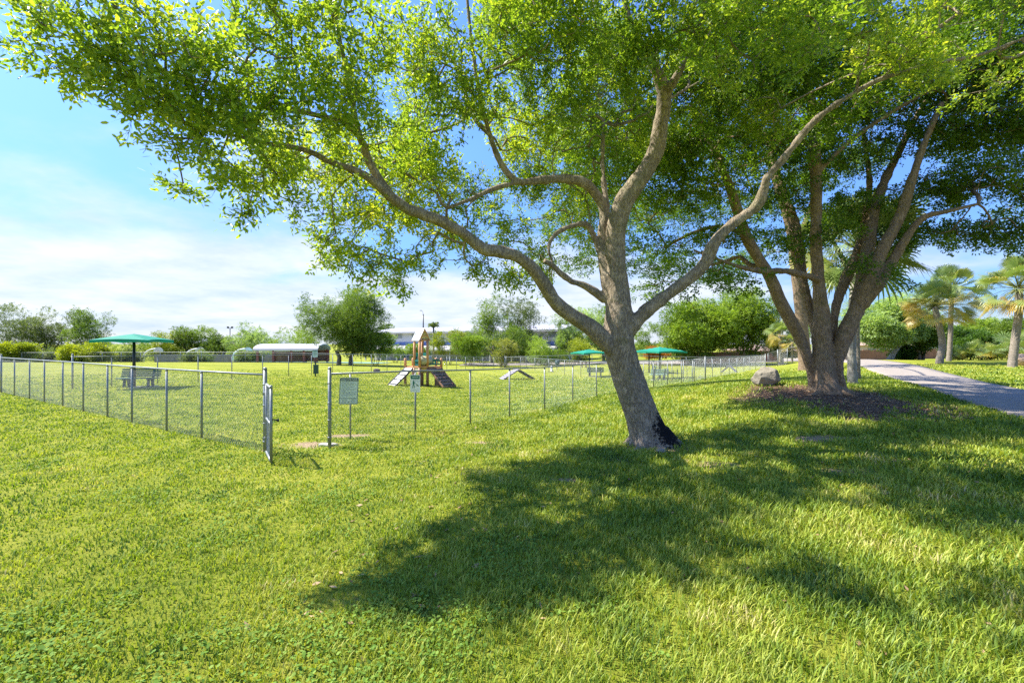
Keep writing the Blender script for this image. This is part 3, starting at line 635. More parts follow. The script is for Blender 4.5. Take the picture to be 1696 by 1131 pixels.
# ---------------------------------------------------------------- chain-link fences
def wire_mesh(mb, a, b_, h, sp, rw):
    # a, b_: ground points of one bay; straight diagonal wires clipped to the bay
    a = np.array(a, float); b_ = np.array(b_, float); L = np.linalg.norm((b_-a)[:2]); d = b_-a
    segs = []
    s = -h
    while s < L:
        t0 = max(0.0, s); z0 = t0-s; t1 = min(L, s+h); z1 = t1-s
        if t1 > t0+1e-3: segs.append((t0, z0, t1, z1)); segs.append((L-t0, z0, L-t1, z1))
        s += sp
    if not segs: return
    S = np.array(segs); p0 = a+d*(S[:, :1]/L)+np.c_[np.zeros((len(S), 2)), S[:, 1]]; p1 = a+d*(S[:, 2:3]/L)+np.c_[np.zeros((len(S), 2)), S[:, 3]]
    dirn = p1-p0; dirn /= np.linalg.norm(dirn, axis=1)[:, None]; nrm = np.array([-d[1], d[0], 0])/L; bb = np.cross(dirn, nrm)
    off = [nrm*rw*2, -nrm*rw+bb*rw*1.7, -nrm*rw-bb*rw*1.7]
    sgn = np.where(np.arange(len(S)) % 2 == 0, 1, -1)[:, None]*nrm*rw*1.2
    V = np.stack([p0+sgn+o_ for o_ in off]+[p1+sgn+o_ for o_ in off], 1).reshape(-1, 3); k = np.arange(len(S))[:, None]*6
    mb.add(V, k+np.array([0, 1, 4, 3])); mb.F.append((k+np.array([1, 2, 5, 4]), 0, False)); mb.F.append((k+np.array([2, 0, 3, 5]), 0, False))
def fence(label, pts, h=1.5, sp=0.08, rw=0.0007, pr=0.024, rr=0.02, term=(), group=None, rail=True, name='chain_link_fence', rings=True, col='galv', midrail=False):
    pts = [Vector(p) for p in pts]; o = pts[0]
    root = empty(name, o, 0, label, 'fence', group)
    n = 12 if pr*F/o.y > 1.2 else 8
    for i, p in enumerate(pts):
        mb = MB(); T_ = i in term; r_ = pr*1.45 if T_ else pr; top = h+(0.10 if T_ else -0.01)
        mb.tube([p-o-Vector((0, 0, .15)), p-o+Vector((0, 0, top))], r_, n)
        if T_:
            mb.tube([p-o+Vector((0, 0, top)), p-o+Vector((0, 0, top+.03)), p-o+Vector((0, 0, top+.045))], [r_*1.12, r_*.95, r_*.3], n)
            for q in (0.2, .55, .9, 1.3): mb.tube([p-o+Vector((0, 0, q)), p-o+Vector((0, 0, q+.03))], r_*1.15, n)
        else:
            mb.tube([p-o+Vector((0, 0, h-.05)), p-o+Vector((0, 0, h-.005))], r_*1.2, n)
        mb.build('post', MT[col], root)
    mb = MB(); mb.tube([p-o+Vector((0, 0, h)) for p in pts], rr, 8); mb.build('top_rail', MT[col], root)
    mb = MB()
    for a, b_ in zip(pts[:-1], pts[1:]): wire_mesh(mb, a-o+Vector((0, 0, .03)), b_-o+Vector((0, 0, .03)), h-.05, sp, rw)
    mb.build('wire_mesh', MT['wire'], root); return root
def on_line(px, A, B):
    # ground point where the sight line of a photo column crosses the plan line A-B
    k = (px-848)/F; t = (A[0]-k*A[1])/(k*(B[1]-A[1])-(B[0]-A[0])); x = A[0]+(B[0]-A[0])*t; y = A[1]+(B[1]-A[1])*t
    return Vector((x, y, gz(x, y)))
A1, B1 = (-4.73, 8.75), (-21.9, 19.5)
fl = [on_line(p, A1, B1) for p in (439, 334, 276, 218.5, 178, 138, 104, 73.5, 49, 24, 2, -17, -32)]
fence('low galvanised chain-link fence running left from the open gate, its rail bright in the sun', fl, term=(0, 10), rw=0.0008)
fr_pts = [P(546, 737, 9.25), P(688, 709, 11.4), P(779, 701, 12.6), P(844, 691, 14.1), P(902, 680, 15.9), P(948.6, 668, 18.2), P(988, 658, 20.4), P(1025, 650, 21.9), P(1058, 645.5, 23.4),
  P(1082.3, 643, 24.9), P(1105.5, 637.5, 26.7), P(1128.5, 635, 28.3), P(1147.5, 630.5, 30.2)]
l2A, l2B = (12.1, 30.6), (31.2, 56)
fr_pts += [on_line(p, l2A, l2B) for p in (1168.5, 1180, 1194, 1208, 1220, 1232, 1242, 1251, 1260, 1268)]
for p in fr_pts: p.z = gz(p.x, p.y)
fence('galvanised chain-link fence curving right from the sign post past the oak trunk', fr_pts, term=(0, 13, 22), rw=0.0010)
f2A, f2B = (-19.9, 22.6), (-1.0, 62)
f2 = [on_line(p, f2A, f2B) for p in (120, 185, 261, 328, 384, 435, 478, 516, 551, 584, 615, 641, 664, 686, 705, 723, 740, 756, 771, 785, 800, 818, 836)]
fence('chain-link divider fence crossing the dog park behind the bench and playhouse', f2, sp=0.14, rw=0.0011, term=(0, 22), pr=.026)
f3 = [Vector((x, y, gz(x, y))) for x, y in [(-92+i*3.3, 68.5+1.6*math.sin(i*.3)) for i in range(28)]]
fence('far chain-link boundary fence along the left edge of the park', f3, sp=0.2, rw=0.0018, pr=.035, rr=.03)
f4 = [Vector((-1.0+(31.2+1.0)*i/11, 62+(56-62)*i/11+1.2*math.sin(i*.28), 0)) for i in range(12)]
for p in f4: p.z = gz(p.x, p.y)
fence('far chain-link fence closing the park in front of the bright leafy trees', f4, sp=0.2, rw=0.0018, pr=.035, rr=.03, term=(0, 11))
f5 = [on_line(p, (-1.0, 61.0), (12.6, 29.2)) for p in (838, 862, 886, 909, 935, 962, 988, 1015, 1041, 1066, 1090, 1113, 1132, 1150, 1168)]
fence('chain-link cross fence dividing the dog park behind the shaded benches', f5, sp=0.15, rw=0.0012, term=(0, 14), pr=.026)
f6 = [P(p, 596, y) for p, y in ((1272, 52), (1288, 48), (1304, 46), (1327, 45), (1345, 44), (1366, 43), (1385, 42), (1402, 41))]
for p in f6: p.z = gz(p.x, p.y)
fence('taller chain-link fence behind the boulder, before the brown board fence', f6, h=1.65, sp=0.16, rw=0.0015, term=(1, 5), pr=.03)

# post footings
def footing(px, py, label, s):
    p = hit(px, py); root = empty('concrete_footing', p, 0, label, 'footing'); mb = MB()
    n = 14; r = np.random.RandomState(int(px)); rad = s*(0.85+0.3*r.rand(n)); a = np.arange(n)*2*math.pi/n
    mb.prism([(rad[i]*math.cos(a[i])*1.3, rad[i]*math.sin(a[i])*.8) for i in range(n)], -.1, .045, 'z')
    o = mb.build('slab', MT['concrete'], root)
    bv = o.modifiers.new('b', 'BEVEL'); bv.width = .012; bv.segments = 2
footing(543, 738, 'rough concrete footing around the right gate post', .15)

# gate, swung open towards the camera
g0 = P(441, 750, 8.62); g0.z = gz(g0.x, g0.y); g1 = P(449, 772, 7.85); g1.z = g0.z
gate = empty('chain_link_gate', g0, 0, 'narrow chain-link gate swung open towards the camera, seen edge-on', 'gate')
d = (g1-g0); L = d.length; d.normalize(); up = Vector((0, 0, 1)); gh = 1.33; e = .07
a_ = d*.05; b2 = d*L; q = [a_+up*e, a_+up*gh, b2+up*gh, b2+up*e]
mb = MB()
for i in range(4): mb.tube([q[i], q[(i+1) % 4]], .024, 12)
mb.tube([(q[0]+q[1])/2, (q[2]+q[3])/2], .02, 12)
mb.tube([q[2]+up*.0, q[2]+up*.05], [.028, .02], 12); mb.build('frame', MT['galv'], gate)
mb = MB(); wire_mesh(mb, q[0], q[3], gh-e, .055, .001); mb.build('wire_mesh', MT['wire'], gate)
mb = MB(); lp = b2+up*.78; mb.tube([lp-d*.02, lp+Vector((.05, 0, .01)), lp+Vector((.13, .0, -.005))], .012, 8); mb.tube([lp+Vector((.12, 0, -.03)), lp+Vector((.12, 0, .02))], .018, 8)
mb.build('latch', MT['blackmetal'], gate)
for z in (.3, 1.15):
    mb = MB(); mb.box(Vector((0, 0, z)), (.09, .09, .05)); mb.tube([Vector((0, -.03, z-.04)), Vector((0, -.03, z+.05))], .012, 8); mb.build('hinge', MT['galv'], gate)

# ---------------------------------------------------------------- text and signs
def text_mesh(name, txt, size, mat, parent, loc, rot=(R(90), 0, 0), depth=0.001, align='CENTER', bold=0.0, sx=1.0):
    cu = bpy.data.curves.new('t', 'FONT'); cu.body = txt; cu.size = size; cu.extrude = depth; cu.align_x = align; cu.align_y = 'CENTER'; cu.offset = bold
    ob_ = bpy.data.objects.new('t', cu); COL.objects.link(ob_); dg = bpy.context.evaluated_depsgraph_get(); dg.update()
    me = bpy.data.meshes.new_from_object(ob_.evaluated_get(dg)); me.name = name; bpy.data.objects.remove(ob_)
    M = Matrix.Translation(loc) @ Matrix.Rotation(rot[2], 4, 'Z') @ Matrix.Rotation(rot[0], 4, 'X') @ Matrix.Diagonal((sx, 1, 1, 1)); me.transform(M)
    me.materials.clear(); me.materials.append(mat); o = bpy.data.objects.new(name, me); COL.objects.link(o); o.parent = parent; return o
def rrect(w, h, r, n=4):
    out = []
    for cx_, cy_, a0 in ((w/2-r, h/2-r, 0), (-w/2+r, h/2-r, 90), (-w/2+r, -h/2+r, 180), (w/2-r, -h/2+r, 270)):
        for i in range(n+1): a = R(a0+90*i/n); out.append((cx_+r*math.cos(a), cy_+r*math.sin(a)))
    return out
MT['sign_pale'] = pbr('pale_green_sign', (0.66, 0.76, 0.60), 0.4, 0, 0.06, 8)
MT['sign_white'] = pbr('white_sign', (0.80, 0.82, 0.76), 0.4, 0, 0.06, 8)
MT['sign_green'] = pbr('dark_green_print', (0.02, 0.065, 0.035), 0.5)
MT['sign_teal'] = pbr('teal_green_print', (0.01, 0.14, 0.085), 0.5)
MT['sign_text'] = pbr('grey_green_text', (0.32, 0.39, 0.30), 0.6)
MT['cream_text'] = pbr('cream_text', (0.55, 0.62, 0.48), 0.6)
sp_ = P(580, 722, 10.2); sp_.z = gz(sp_.x, sp_.y)
s1 = empty('rules_sign', sp_, R(7), 'tall pale green sign headed DOG PARK RULES on the fence right of the gate', 'sign')
k = sp_.y/F; w_, h_ = 30*k, 43.5*k; zc_ = (H-(646.3-HY)*k)-sp_.z
tl = Matrix.Rotation(R(0), 4, 'Y')
mb = MB(); mb.tube([(0, .02, -.1), (0, .02, zc_+h_/2+.07)], .02, 10); mb.box((0, -.06, zc_+h_/2-.02), (.03, .15, .02)); mb.box((0, -.06, zc_-h_/2+.05), (.03, .15, .02)); mb.build('post', MT['galv'], s1)
def plate(poly, y0, y1, mat, name, parent, cz, shear=0.045):
    mb = MB(); mb.prism([(x+(z)*shear, z+cz-x*0.02) for x, z in poly], y0, y1, 'y'); return mb.build(name, mat, parent)
bd = plate(rrect(w_, h_, .03), -.132, -.128, MT['sign_pale'], 'board', s1, zc_)
def ring(w, h, r, t_, y0, y1, mat, name, parent, cz, shear=.045):
    A_ = rrect(w, h, r); B_ = rrect(w-2*t_, h-2*t_, max(.004, r-t_)); n = len(A_); V = []
    for poly in (A_, B_): V += [(x+z*shear, y0, z+cz-x*.02) for x, z in poly]
    mb = MB(); mb.add(V, [(i, (i+1) % n, n+(i+1) % n, n+i) for i in range(n)]); return mb.build(name, mat, parent)
ring(w_-.016, h_-.016, .025, .010, -.1345, -.1345, MT['sign_green'], 'border', bd, zc_)
hd = plate([(-w_/2+.012, h_/2-.075), (w_/2-.012, h_/2-.075), (w_/2-.012, h_/2-.012), (-w_/2+.012, h_/2-.012)], -.1365, -.1340, MT['sign_green'], 'heading_band', bd, zc_)
text_mesh('heading', 'DOG PARK RULES', .054, MT['cream_text'], bd, (.012, -.1385, zc_+h_/2-.044), bold=.002, sx=.78)
mb = MB(); r_ = np.random.RandomState(4); z = h_/2-.10; lines = [.55, .8, .75, .78, .42, .8, .45, .85, .8, .3, .92, .85, .95, .88, .7]
for i, l in enumerate(lines):
    x0 = -w_/2+.045; x1 = x0+(w_-.09)*l; x = x0
    while x < x1:
        ww = r_.uniform(.012, .035); mb.add([(x+z*.045, -.135, zc_+z), (x+ww+z*.045, -.135, zc_+z), (x+ww+z*.045, -.135, zc_+z+.0075), (x+z*.045, -.135, zc_+z+.0075)], [(0, 1, 2, 3)]); x += ww+.006
    z -= .0225
mb.build('small_print', MT['sign_text'], bd)
plate([(-w_/2+.01, -h_/2+.128), (w_/2-.01, -h_/2+.128), (w_/2-.01, -h_/2+.136), (-w_/2+.01, -h_/2+.136)], -.1355, -.134, MT['sign_green'], 'divider', bd, zc_)
for x0, x1 in ((-w_/2+.05, -.03), (.03, w_/2-.06)):
    mb = MB()
    for i in range(4):
        zz = -h_/2+.105-i*.024; mb.add([(x0, -.135, zc_+zz), (x1-.02*(i % 2), -.135, zc_+zz), (x1-.02*(i % 2), -.135, zc_+zz+.009), (x0, -.135, zc_+zz+.009)], [(0, 1, 2, 3)])
    mb.build('small_print', MT['sign_text'], bd)
# dog-on-lead sign
p = P(688.5, 709, 11.3); p.z = gz(p.x, p.y)
s2 = empty('dog_sign', p, R(-3), 'small white sign with a green figure walking a dog, hung on the fence', 'sign')
k = p.y/F; w_, h_ = 16.6*k, 28.5*k; zc_ = (H-(634.8-HY)*k)-p.z
mb = MB(); mb.tube([(0, -.012, zc_-.2), (0, -.012, zc_+h_/2+.06)], .008, 8); mb.build('bracket', MT['galv'], s2)
bd = plate(rrect(w_, h_, .02), -.045, -.041, MT['sign_white'], 'board', s2, zc_, 0)
plate(rrect(w_-.03, .088, .01), -.048, -.044, MT['sign_teal'], 'heading_band', bd, zc_+h_/2-.06, 0)
mb = MB()
mb.box((0, -.049, zc_+h_/2-.055), (.15, .001, .02))
mb.build('heading', MT['cream_text'], bd)
S_ = h_/0.43
def poly_part(poly, name): 
    mb = MB(); mb.prism([(x*S_, z*S_) for x, z in poly], -.0475, -.0445, 'y'); mb.V[0][:, 2] += zc_; return mb.build(name, MT['sign_teal'], bd)
poly_part([(-.075, -.115), (-.058, -.115), (-.048, -.04), (-.042, -.04), (-.030, -.11), (-.012, -.11), (-.022, -.03), (-.02, .02), (-.005, .0), (.012, -.005), (.012, .008), (-.004, .014), (-.022, .045), (-.03, .055), (-.028, .075), (-.04, .08), (-.05, .073), (-.05, .055), (-.062, .04), (-.06, -.02)], 'figure')
poly_part([(.018, .0), (.028, -.016), (.038, -.02), (.06, -.035), (.078, -.055), (.088, -.052), (.082, -.04), (.074, -.03), (.08, -.075), (.072, -.078), (.062, -.055), (.045, -.045), (.046, -.07), (.038, -.07), (.034, -.04), (.022, -.025), (.012, -.01)], 'dog')
mb = MB()
for x0, x1, z in ((.0, .085, .062), (.05, .085, .04), (-.07, .08, .085), (9, 9, 9), (-.05, .06, -.15), (-.085, .085, -.175)):
    if z == 9: mb.build('small_print', MT['sign_text'], bd); mb = MB()
    x = x0
    while x < x1: mb.box((x*S_, -.0455, zc_+z*S_), (.012, .001, .006)); x += .014
mb.build('small_print', MT['sign_text'], bd)

# ---------------------------------------------------------------- benches
MT['teal_plastic'] = pbr('teal_plastic_lumber', (0.045, 0.14, 0.135), 0.55, 0, 0.2, 5, 0.2, 50)
MT['pale_teal'] = pbr('weathered_pale_teal', (0.34, 0.50, 0.44), 0.6, 0, 0.15, 5, 0.2, 50)
MT['bench_leg'] = pbr('dark_teal_leg', (0.03, 0.075, 0.085), 0.55)
def bench(label, loc, rz, L=1.75, slat='teal_plastic', slab=True):
    root = empty('park_bench', loc, rz, label, 'bench', 'benches in the dog park')
    for i in range(3):
        mb = MB(); mb.box((0, -.18+i*.16, .44), (L, .13, .04)); o = mb.build('seat_slat', MT[slat], root)
    for i in range(4):
        mb = MB(); z = .54+i*.105; mb.box((0, .22+i*.035, z), (L, .035, .085)); mb.build('back_slat', MT[slat], root)
    for s in (-1, 1):
        mb = MB(); x = s*L*.3
        mb.prism([(-.22, 0), (-.12, 0), (-.08, .36), (.1, .36), (.17, 0), (.27, 0), (.27, .40), (.40, .92), (.34, .94), (.235, .52), (.235, .42), (-.26, .42), (-.26, .36), (-.17, .36)], x-.04, x+.04, 'x')
        mb.build('leg', MT['bench_leg'], root)
    if slab:
        mb = MB(); mb.box((0, .02, -.02), (L*.8, .9, .07)); mb.build('foundation', MT['concrete'], root)
    return root
b0 = hit(229, 641)
bench('dark teal slatted bench at the foot of the left parasol pole', b0, R(10), 1.75)
b1 = hit(986, 623.5); bench('dark teal bench half in shade beneath the middle parasol, left of the oak trunk', b1, R(170), 1.6)
b2 = hit(1091, 629.5); bench('pale weathered slatted bench under the right-hand parasol, its back to us', b2, R(178), 1.35, 'pale_teal')
b3 = hit(1084, 613); bench('small blue-green bench under the farthest parasol, turned sideways', b3, R(75), 1.6, 'teal_plastic', False)

# ---------------------------------------------------------------- shade parasols
def canvas(name, col):
    m, t, out = new_mat(name); b = N(t, 'ShaderNodeBsdfPrincipled'); b.inputs['Base Color'].default_value = (*col, 1); b.inputs['Roughness'].default_value = .7
    c = ramp(t, noise(t, objco(t), 4, 4), [(.3, tuple(x*.85 for x in col)), (.7, col)]); t.links.new(c, b.inputs['Base Color'])
    tr = N(t, 'ShaderNodeBsdfTranslucent'); t.links.new(c, tr.inputs[0]); mx = N(t, 'ShaderNodeMixShader'); mx.inputs[0].default_value = .35
    t.links.new(b.outputs[0], mx.inputs[1]); t.links.new(tr.outputs[0], mx.inputs[2]); t.links.new(mx.outputs[0], out.inputs[0]); return m
MT['canvas'] = canvas('green_canopy_fabric', (0.015, 0.36, 0.24))
def parasol(label, loc, rz, half, hz, rise):
    root = empty('shade_parasol', loc, rz, label, 'parasol', 'green shade parasols over the benches')
    mb = MB(); mb.tube([(0, 0, -.1), (0, 0, hz+rise-.06)], [.075, .06], 14); mb.build('pole', MT['blackmetal'], root)
    n = 10; V = []; 
    for j in range(n+1):
        for i in range(n+1):
            x = (i/n*2-1)*half; y = (j/n*2-1)*half; q = max(abs(x), abs(y))/half; e_ = (abs(x)/half)**2*(abs(y)/half)**2
            sc_ = 1-0.09*q*(1-min(abs(x), abs(y))/half*1.0)
            V.append((x*sc_, y*sc_, hz+rise*(1-q)**1.05-.05*e_))
    k_ = n+1; Fc = [(j*k_+i, j*k_+i+1, (j+1)*k_+i+1, (j+1)*k_+i) for j in range(n) for i in range(n)]
    mb = MB(); mb.add(V, Fc, 0, False); cn = mb.build('canopy', MT['canvas'], root)
    so_ = cn.modifiers.new('s', 'SOLIDIFY'); so_.thickness = .02
    mb = MB(); E = []
    for a, b_ in (((-1, -1), (1, -1)), ((1, -1), (1, 1)), ((1, 1), (-1, 1)), ((-1, 1), (-1, -1))):
        for i in range(n):
            f = []
            for u in (i/n, (i+1)/n):
                x = a[0]+(b_[0]-a[0])*u; y = a[1]+(b_[1]-a[1])*u; m_ = min(abs(x), abs(y)); e_ = x*x*y*y; s_ = 1-.09*(1-m_); f.append((x*half*s_, y*half*s_, hz-.05*e_))
            mb.add([f[0], f[1], (f[1][0], f[1][1], f[1][2]-.13), (f[0][0], f[0][1], f[0][2]-.13)], [(0, 1, 2, 3)])
    mb.build('valance', MT['canvas'], cn)
    for sx in (-1, 1):
        for sy in (-1, 1):
            mb = MB(); mb.tube([(0, 0, hz+rise-.12), (sx*half*.97, sy*half*.97, hz-.08)], .022, 6); mb.build('rib', MT['blackmetal'], root)
            
    return root
u0 = hit(222, 640.5); parasol('largest green parasol on a black pole behind the left bench', u0, R(12), 1.20, 2.36, .27)
u1 = hit(976, 623); parasol('green parasol just left of the oak trunk', u1, R(20), 1.35, 2.33, .30)
u2 = hit(1093, 628); parasol('green parasol right of the oak trunk, nearer of the pair there', u2, R(25), 1.5, 2.36, .33)
u3 = hit(1075, 617); parasol('green parasol farthest off, partly behind the nearer one and the oak', u3, R(20), 1.6, 2.38, .30)

# ---------------------------------------------------------------- agility gear
MT['panel'] = pbr('grey_mauve_panel', (0.26, 0.24, 0.27), 0.7, 0, 0.12, 3)
MT['greyrubber'] = pbr('dark_rubber', (0.05, 0.05, 0.055), 0.8)
def aframe(label, loc, rz, run, wid, ht):
    root = empty('dog_ramp', loc, rz, label, 'ramp', 'dog agility ramps')
    for s in (-1, 1):
        mb = MB(); l = math.hypot(run, ht); a = math.atan2(ht, run); 
        V = [(s*run, -wid/2, 0), (s*run, wid/2, 0), (s*.02, wid/2, ht), (s*.02, -wid/2, ht)]; n_ = np.array([s*ht, 0, run])/l*.05
        V = V+[tuple(np.array(v)+n_) for v in V]
        mb.add(V, [(0, 1, 2, 3), (7, 6, 5, 4), (0, 4, 5, 1), (1, 5, 6, 2), (2, 6, 7, 3), (3, 7, 4, 0)]); pn = mb.build('panel', MT['panel'], root, fix=True)
        mb = MB()
        for i in range(1, 7):
            u = i/7; c_ = np.array([s*run*(1-u)+s*.02*u, 0, ht*u])
            mb.box(c_+n_*1.25, (.035, wid*.98, .02), tilt=Matrix.Rotation(s*a, 4, 'Y')); mb.box(c_-n_*.5, (.05, wid*.98, .04), tilt=Matrix.Rotation(s*a, 4, 'Y'))
        mb.build('cleats', MT['greyrubber'], pn)
        for y in (-1, 1):
            mb = MB(); mb.tube([(s*run, y*wid/2, .0), (s*.02, y*wid/2, ht)], .025, 6); mb.build('edge_rail', MT['greyrubber'], root)
    return root
aframe('low A-frame dog ramp on the grass beyond the middle of the fence', hit(856, 628), R(24), 1.45, .95, .80)
aframe('small ramp by the curving fence near the boulder', hit(1208, 617), R(-35), .75, .9, .72)
for i, (x, y) in enumerate(((996, 625), (1009, 625.5), (1065, 627), (1107, 627), (1115.3, 627), (1122.5, 627), (1130, 627), (1138, 627), (1146, 627))):
    p = hit(x, y); w = empty('weave_pole', p, 0, ['slim dark pole standing in the grass beside the middle bench', 'slim dark pole standing in the grass right of the middle bench'][i] if i < 2 else
      ('slim dark pole just right of the oak trunk in the grass' if i == 2 else ['first', 'second', 'third', 'fourth', 'fifth', 'last'][i-3]+' dark pole from the left in the row right of the pale bench'), 'pole', 'agility poles')
    mb = MB(); mb.tube([(0, 0, -.1), (0, 0, .74)], .022, 8); mb.build('pole', MT['bench_leg'], w); mb = MB(); mb.tube([(0, 0, .0), (0, 0, .03)], .05, 8); mb.build('base_ring', MT['galv'], w)
j0 = hit(1114, 620); hu = empty('jump_hurdle', j0, R(5), 'low single-bar hurdle standing behind the row of agility poles', 'hurdle'); 
for s in (-1, 1):
    mb = MB(); mb.box((s*.5, 0, .3), (.04, .04, .7)); mb.box((s*.5, 0, .01), (.05, .4, .04)); mb.build('upright', MT['bench_leg'], hu)
mb = MB(); mb.tube([(-.5, 0, .32), (.5, 0, .32)], .02, 8); mb.build('bar', MT['bench_leg'], hu)
# waste station
p = hit(522.5, 623.5); ws = empty('waste_station', p, R(-4), 'dark green dog waste station with a pale notice and a bin, beyond the gate', 'waste station')
MT['dgreen'] = pbr('dark_green_metal', (0.015, 0.06, 0.045), 0.5); k = p.y/F
mb = MB(); mb.box((0, 0, .62), (.07, .07, 1.35)); mb.build('post', MT['dgreen'], ws)
nb = MB(); nb.prism([(x, z+1.62) for x, z in rrect(.37, .52, .03)], -.07, -.045, 'y'); nb = nb.build('notice', pbr('pale_blue_sign', (.5, .62, .6), .4), ws)
mb = MB(); mb.prism([(x, z+1.83) for x, z in rrect(.35, .07, .01)], -.08, -.072, 'y'); mb.build('heading_band', MT['sign_teal'], nb)
mb = MB()
for i in range(6): mb.box((0, -.075, 1.74-i*.05), (.24, .003, .014))
mb.build('small_print', MT['sign_teal'], nb)
mb = MB(); mb.box((.1, -.06, 1.15), (.2, .12, .25)); mb.build('bag_dispenser', pbr('dark_red_box', (.10, .03, .03), .5), ws)
mb = MB(); mb.prism([(.05+x*1.0, z+.50) for x, z in rrect(.26, .6, .02)], -.16, .1, 'y'); mb.box((.05, -.03, .82), (.29, .3, .04)); mb.build('bin', MT['dgreen'], ws)

# boulders and rocks
MT['rock'] = pbr('weathered_limestone', (0.27, 0.24, 0.185), 0.95, 0, 0.3, 3.5, 1.0, 14, ((0.10, 0.09, 0.06), 4, 0.52, 0.7))
MT['rock2'] = pbr('dark_rock', (0.13, 0.10, 0.085), 0.95, 0, 0.3, 3, 0.8, 14)
def rock(name, label, loc, size, seed, mat='rock', nsub=5):
    import bmesh
    bm = bmesh.new(); bmesh.ops.create_icosphere(bm, subdivisions=nsub, radius=1.0)
    co = np.array([v.co[:] for v in bm.verts]); r = np.random.RandomState(seed)
    for i in range(9):
        n_ = r.normal(size=3); n_ /= np.linalg.norm(n_); dd = co@n_; c_ = r.uniform(.72, .92); co = co-np.where(dd > c_, dd-c_, 0)[:, None]*n_*.9
    d = sumnoise(co[:, 0]*1.2+co[:, 2], co[:, 1]*1.2-co[:, 2], 2.6, seed, 5)*.07+sumnoise(co[:, 0]-co[:, 1], co[:, 2]*1.6+co[:, 0]*.4, 6, seed+1, 4)*.035
    co = co*(1+d)[:, None]*np.array(size)/2
    for v, q in zip(bm.verts, co): v.co = q
    me = bpy.data.meshes.new(name); bm.to_mesh(me); bm.free(); me.materials.append(MT[mat]); me.polygons.foreach_set('use_smooth', np.ones(len(me.polygons), bool))
    o = bpy.data.objects.new(name, me); COL.objects.link(o); o.location = Vector(loc)+Vector((0, 0, size[2]*.36)); return tag(o, label, 'rock')
p = hit(1276, 639); rock('boulder', 'large rounded grey boulder on the mound left of the many-stemmed tree', p+Vector((0, .3, 0)), (1.0, .85, .76), 3)
p = hit(624, 616); rock('boulder', 'dark low rock on the grass left of the playhouse ramp', p, (.62, .5, .34), 8, 'rock2', 4)
p = hit(1690, 607); p = atY(1692, p.y+1); MT['rock3'] = pbr('pinkish_rock', (.42, .30, .23), .95, 0, .3, 3.5, 1.0, 14); rock('boulder', 'pinkish rock at the right edge beside the palm', p, (1.0, 1.0, .9), 12, 'rock3', 4)
p = hit(1095, 750); rock('stone', 'small grey stone in the grass just before the oak foot', p, (.2, .13, .1), 14, 'rock', 3)

# small post-like hydrant, bin and table deep in the park
p = hit(913.5, 615.5); hy = empty('hydrant', p, 0, 'small white post with a dark foot deep in the park, left of the middle parasol', 'hydrant'); MT['white'] = pbr('white_paint', (.7, .7, .68), .5)
mb = MB(); mb.tube([(0, 0, 0), (0, 0, .06), (0, 0, .08), (0, 0, .5), (0, 0, .6), (0, 0, .66)], [.2, .2, .11, .11, .13, .03], 12); mb.tube([(-.17, 0, .42), (.17, 0, .42)], .05, 8); mb.build('body', MT['white'], hy); mb = MB(); mb.tube([(0, 0, -.02), (0, 0, .07)], .24, 12); mb.build('foot', MT['rock2'], hy)
p = hit(922.5, 612); tb = empty('litter_bin', p, 0, 'dark blue-green bin on a post deep in the park, beside the white post', 'bin')
mb = MB(); mb.tube([(0, 0, -.05), (0, 0, .45)], .05, 8); mb.build('post', MT['bench_leg'], tb); mb = MB(); mb.tube([(.05, 0, .35), (.05, 0, .42), (.05, 0, 1.05), (.05, 0, 1.12)], [.16, .25, .27, .22], 14); mb.build('bin', MT['bench_leg'], tb)
p = hit(967, 608.5); tb = empty('picnic_table', p, R(15), 'little brown table with a white top beyond the middle bench', 'table'); MT['brownwood'] = pbr('brown_wood', (.16, .09, .05), .7, 0, .25, 4)
mb = MB(); mb.box((0, 0, .78), (.85, .7, .05)); mb.build('top', MT['white'], tb)
for x, y in ((-1, -1), (1, -1), (-1, 1), (1, 1)): mb = MB(); mb.box((x*.3, y*.22, .37), (.09, .09, .76)); mb.build('leg', MT['brownwood'], tb)
# ---------------------------------------------------------------- playhouse
MT['tan'] = pbr('tan_plastic_wood', (0.56, 0.28, 0.12), 0.55, 0, 0.12, 4, 0.1)
MT['brownp'] = pbr('brown_plastic', (0.27, 0.14, 0.075), 0.55, 0, 0.15, 4)
MT['olive'] = pbr('olive_beige_plastic', (0.50, 0.45, 0.26), 0.5, 0, 0.1, 4)
MT['dteal'] = pbr('dark_teal_plastic', (0.012, 0.13, 0.11), 0.45, 0, 0.15, 4)
MT['mteal'] = pbr('teal_panel', (0.02, 0.34, 0.27), 0.45, 0, 0.12, 4)
MT['orange'] = pbr('orange_plastic', (0.80, 0.22, 0.02), 0.45, 0, 0.06, 4)
MT['roofw'] = pbr('pale_grey_roof', (0.62, 0.66, 0.64), 0.5, 0, 0.06, 3)
MT['whitep'] = pbr('white_panel', (0.72, 0.72, 0.70), 0.5, 0, 0.06, 3)
MT['goldb'] = pbr('mustard_plastic', (0.50, 0.33, 0.05), 0.5)
pc = hit(695, 640); pk = pc.y/F
ph = empty('playhouse', pc, 0, 'wooden-look play tower with pale gabled roof, orange disc, tunnel and two ramps', 'play structure')
zy = lambda y: (H-(y-HY)*pk)-pc.z
s_ = 20.4*pk/math.sqrt(2)*1.08; q2 = math.sqrt(.5)
Xf = Matrix(((q2, q2, 0, 0), (-q2, q2, 0, 0), (0, 0, 1, 0), (0, 0, 0, 1)))   # local u: right-near, local v: right-far
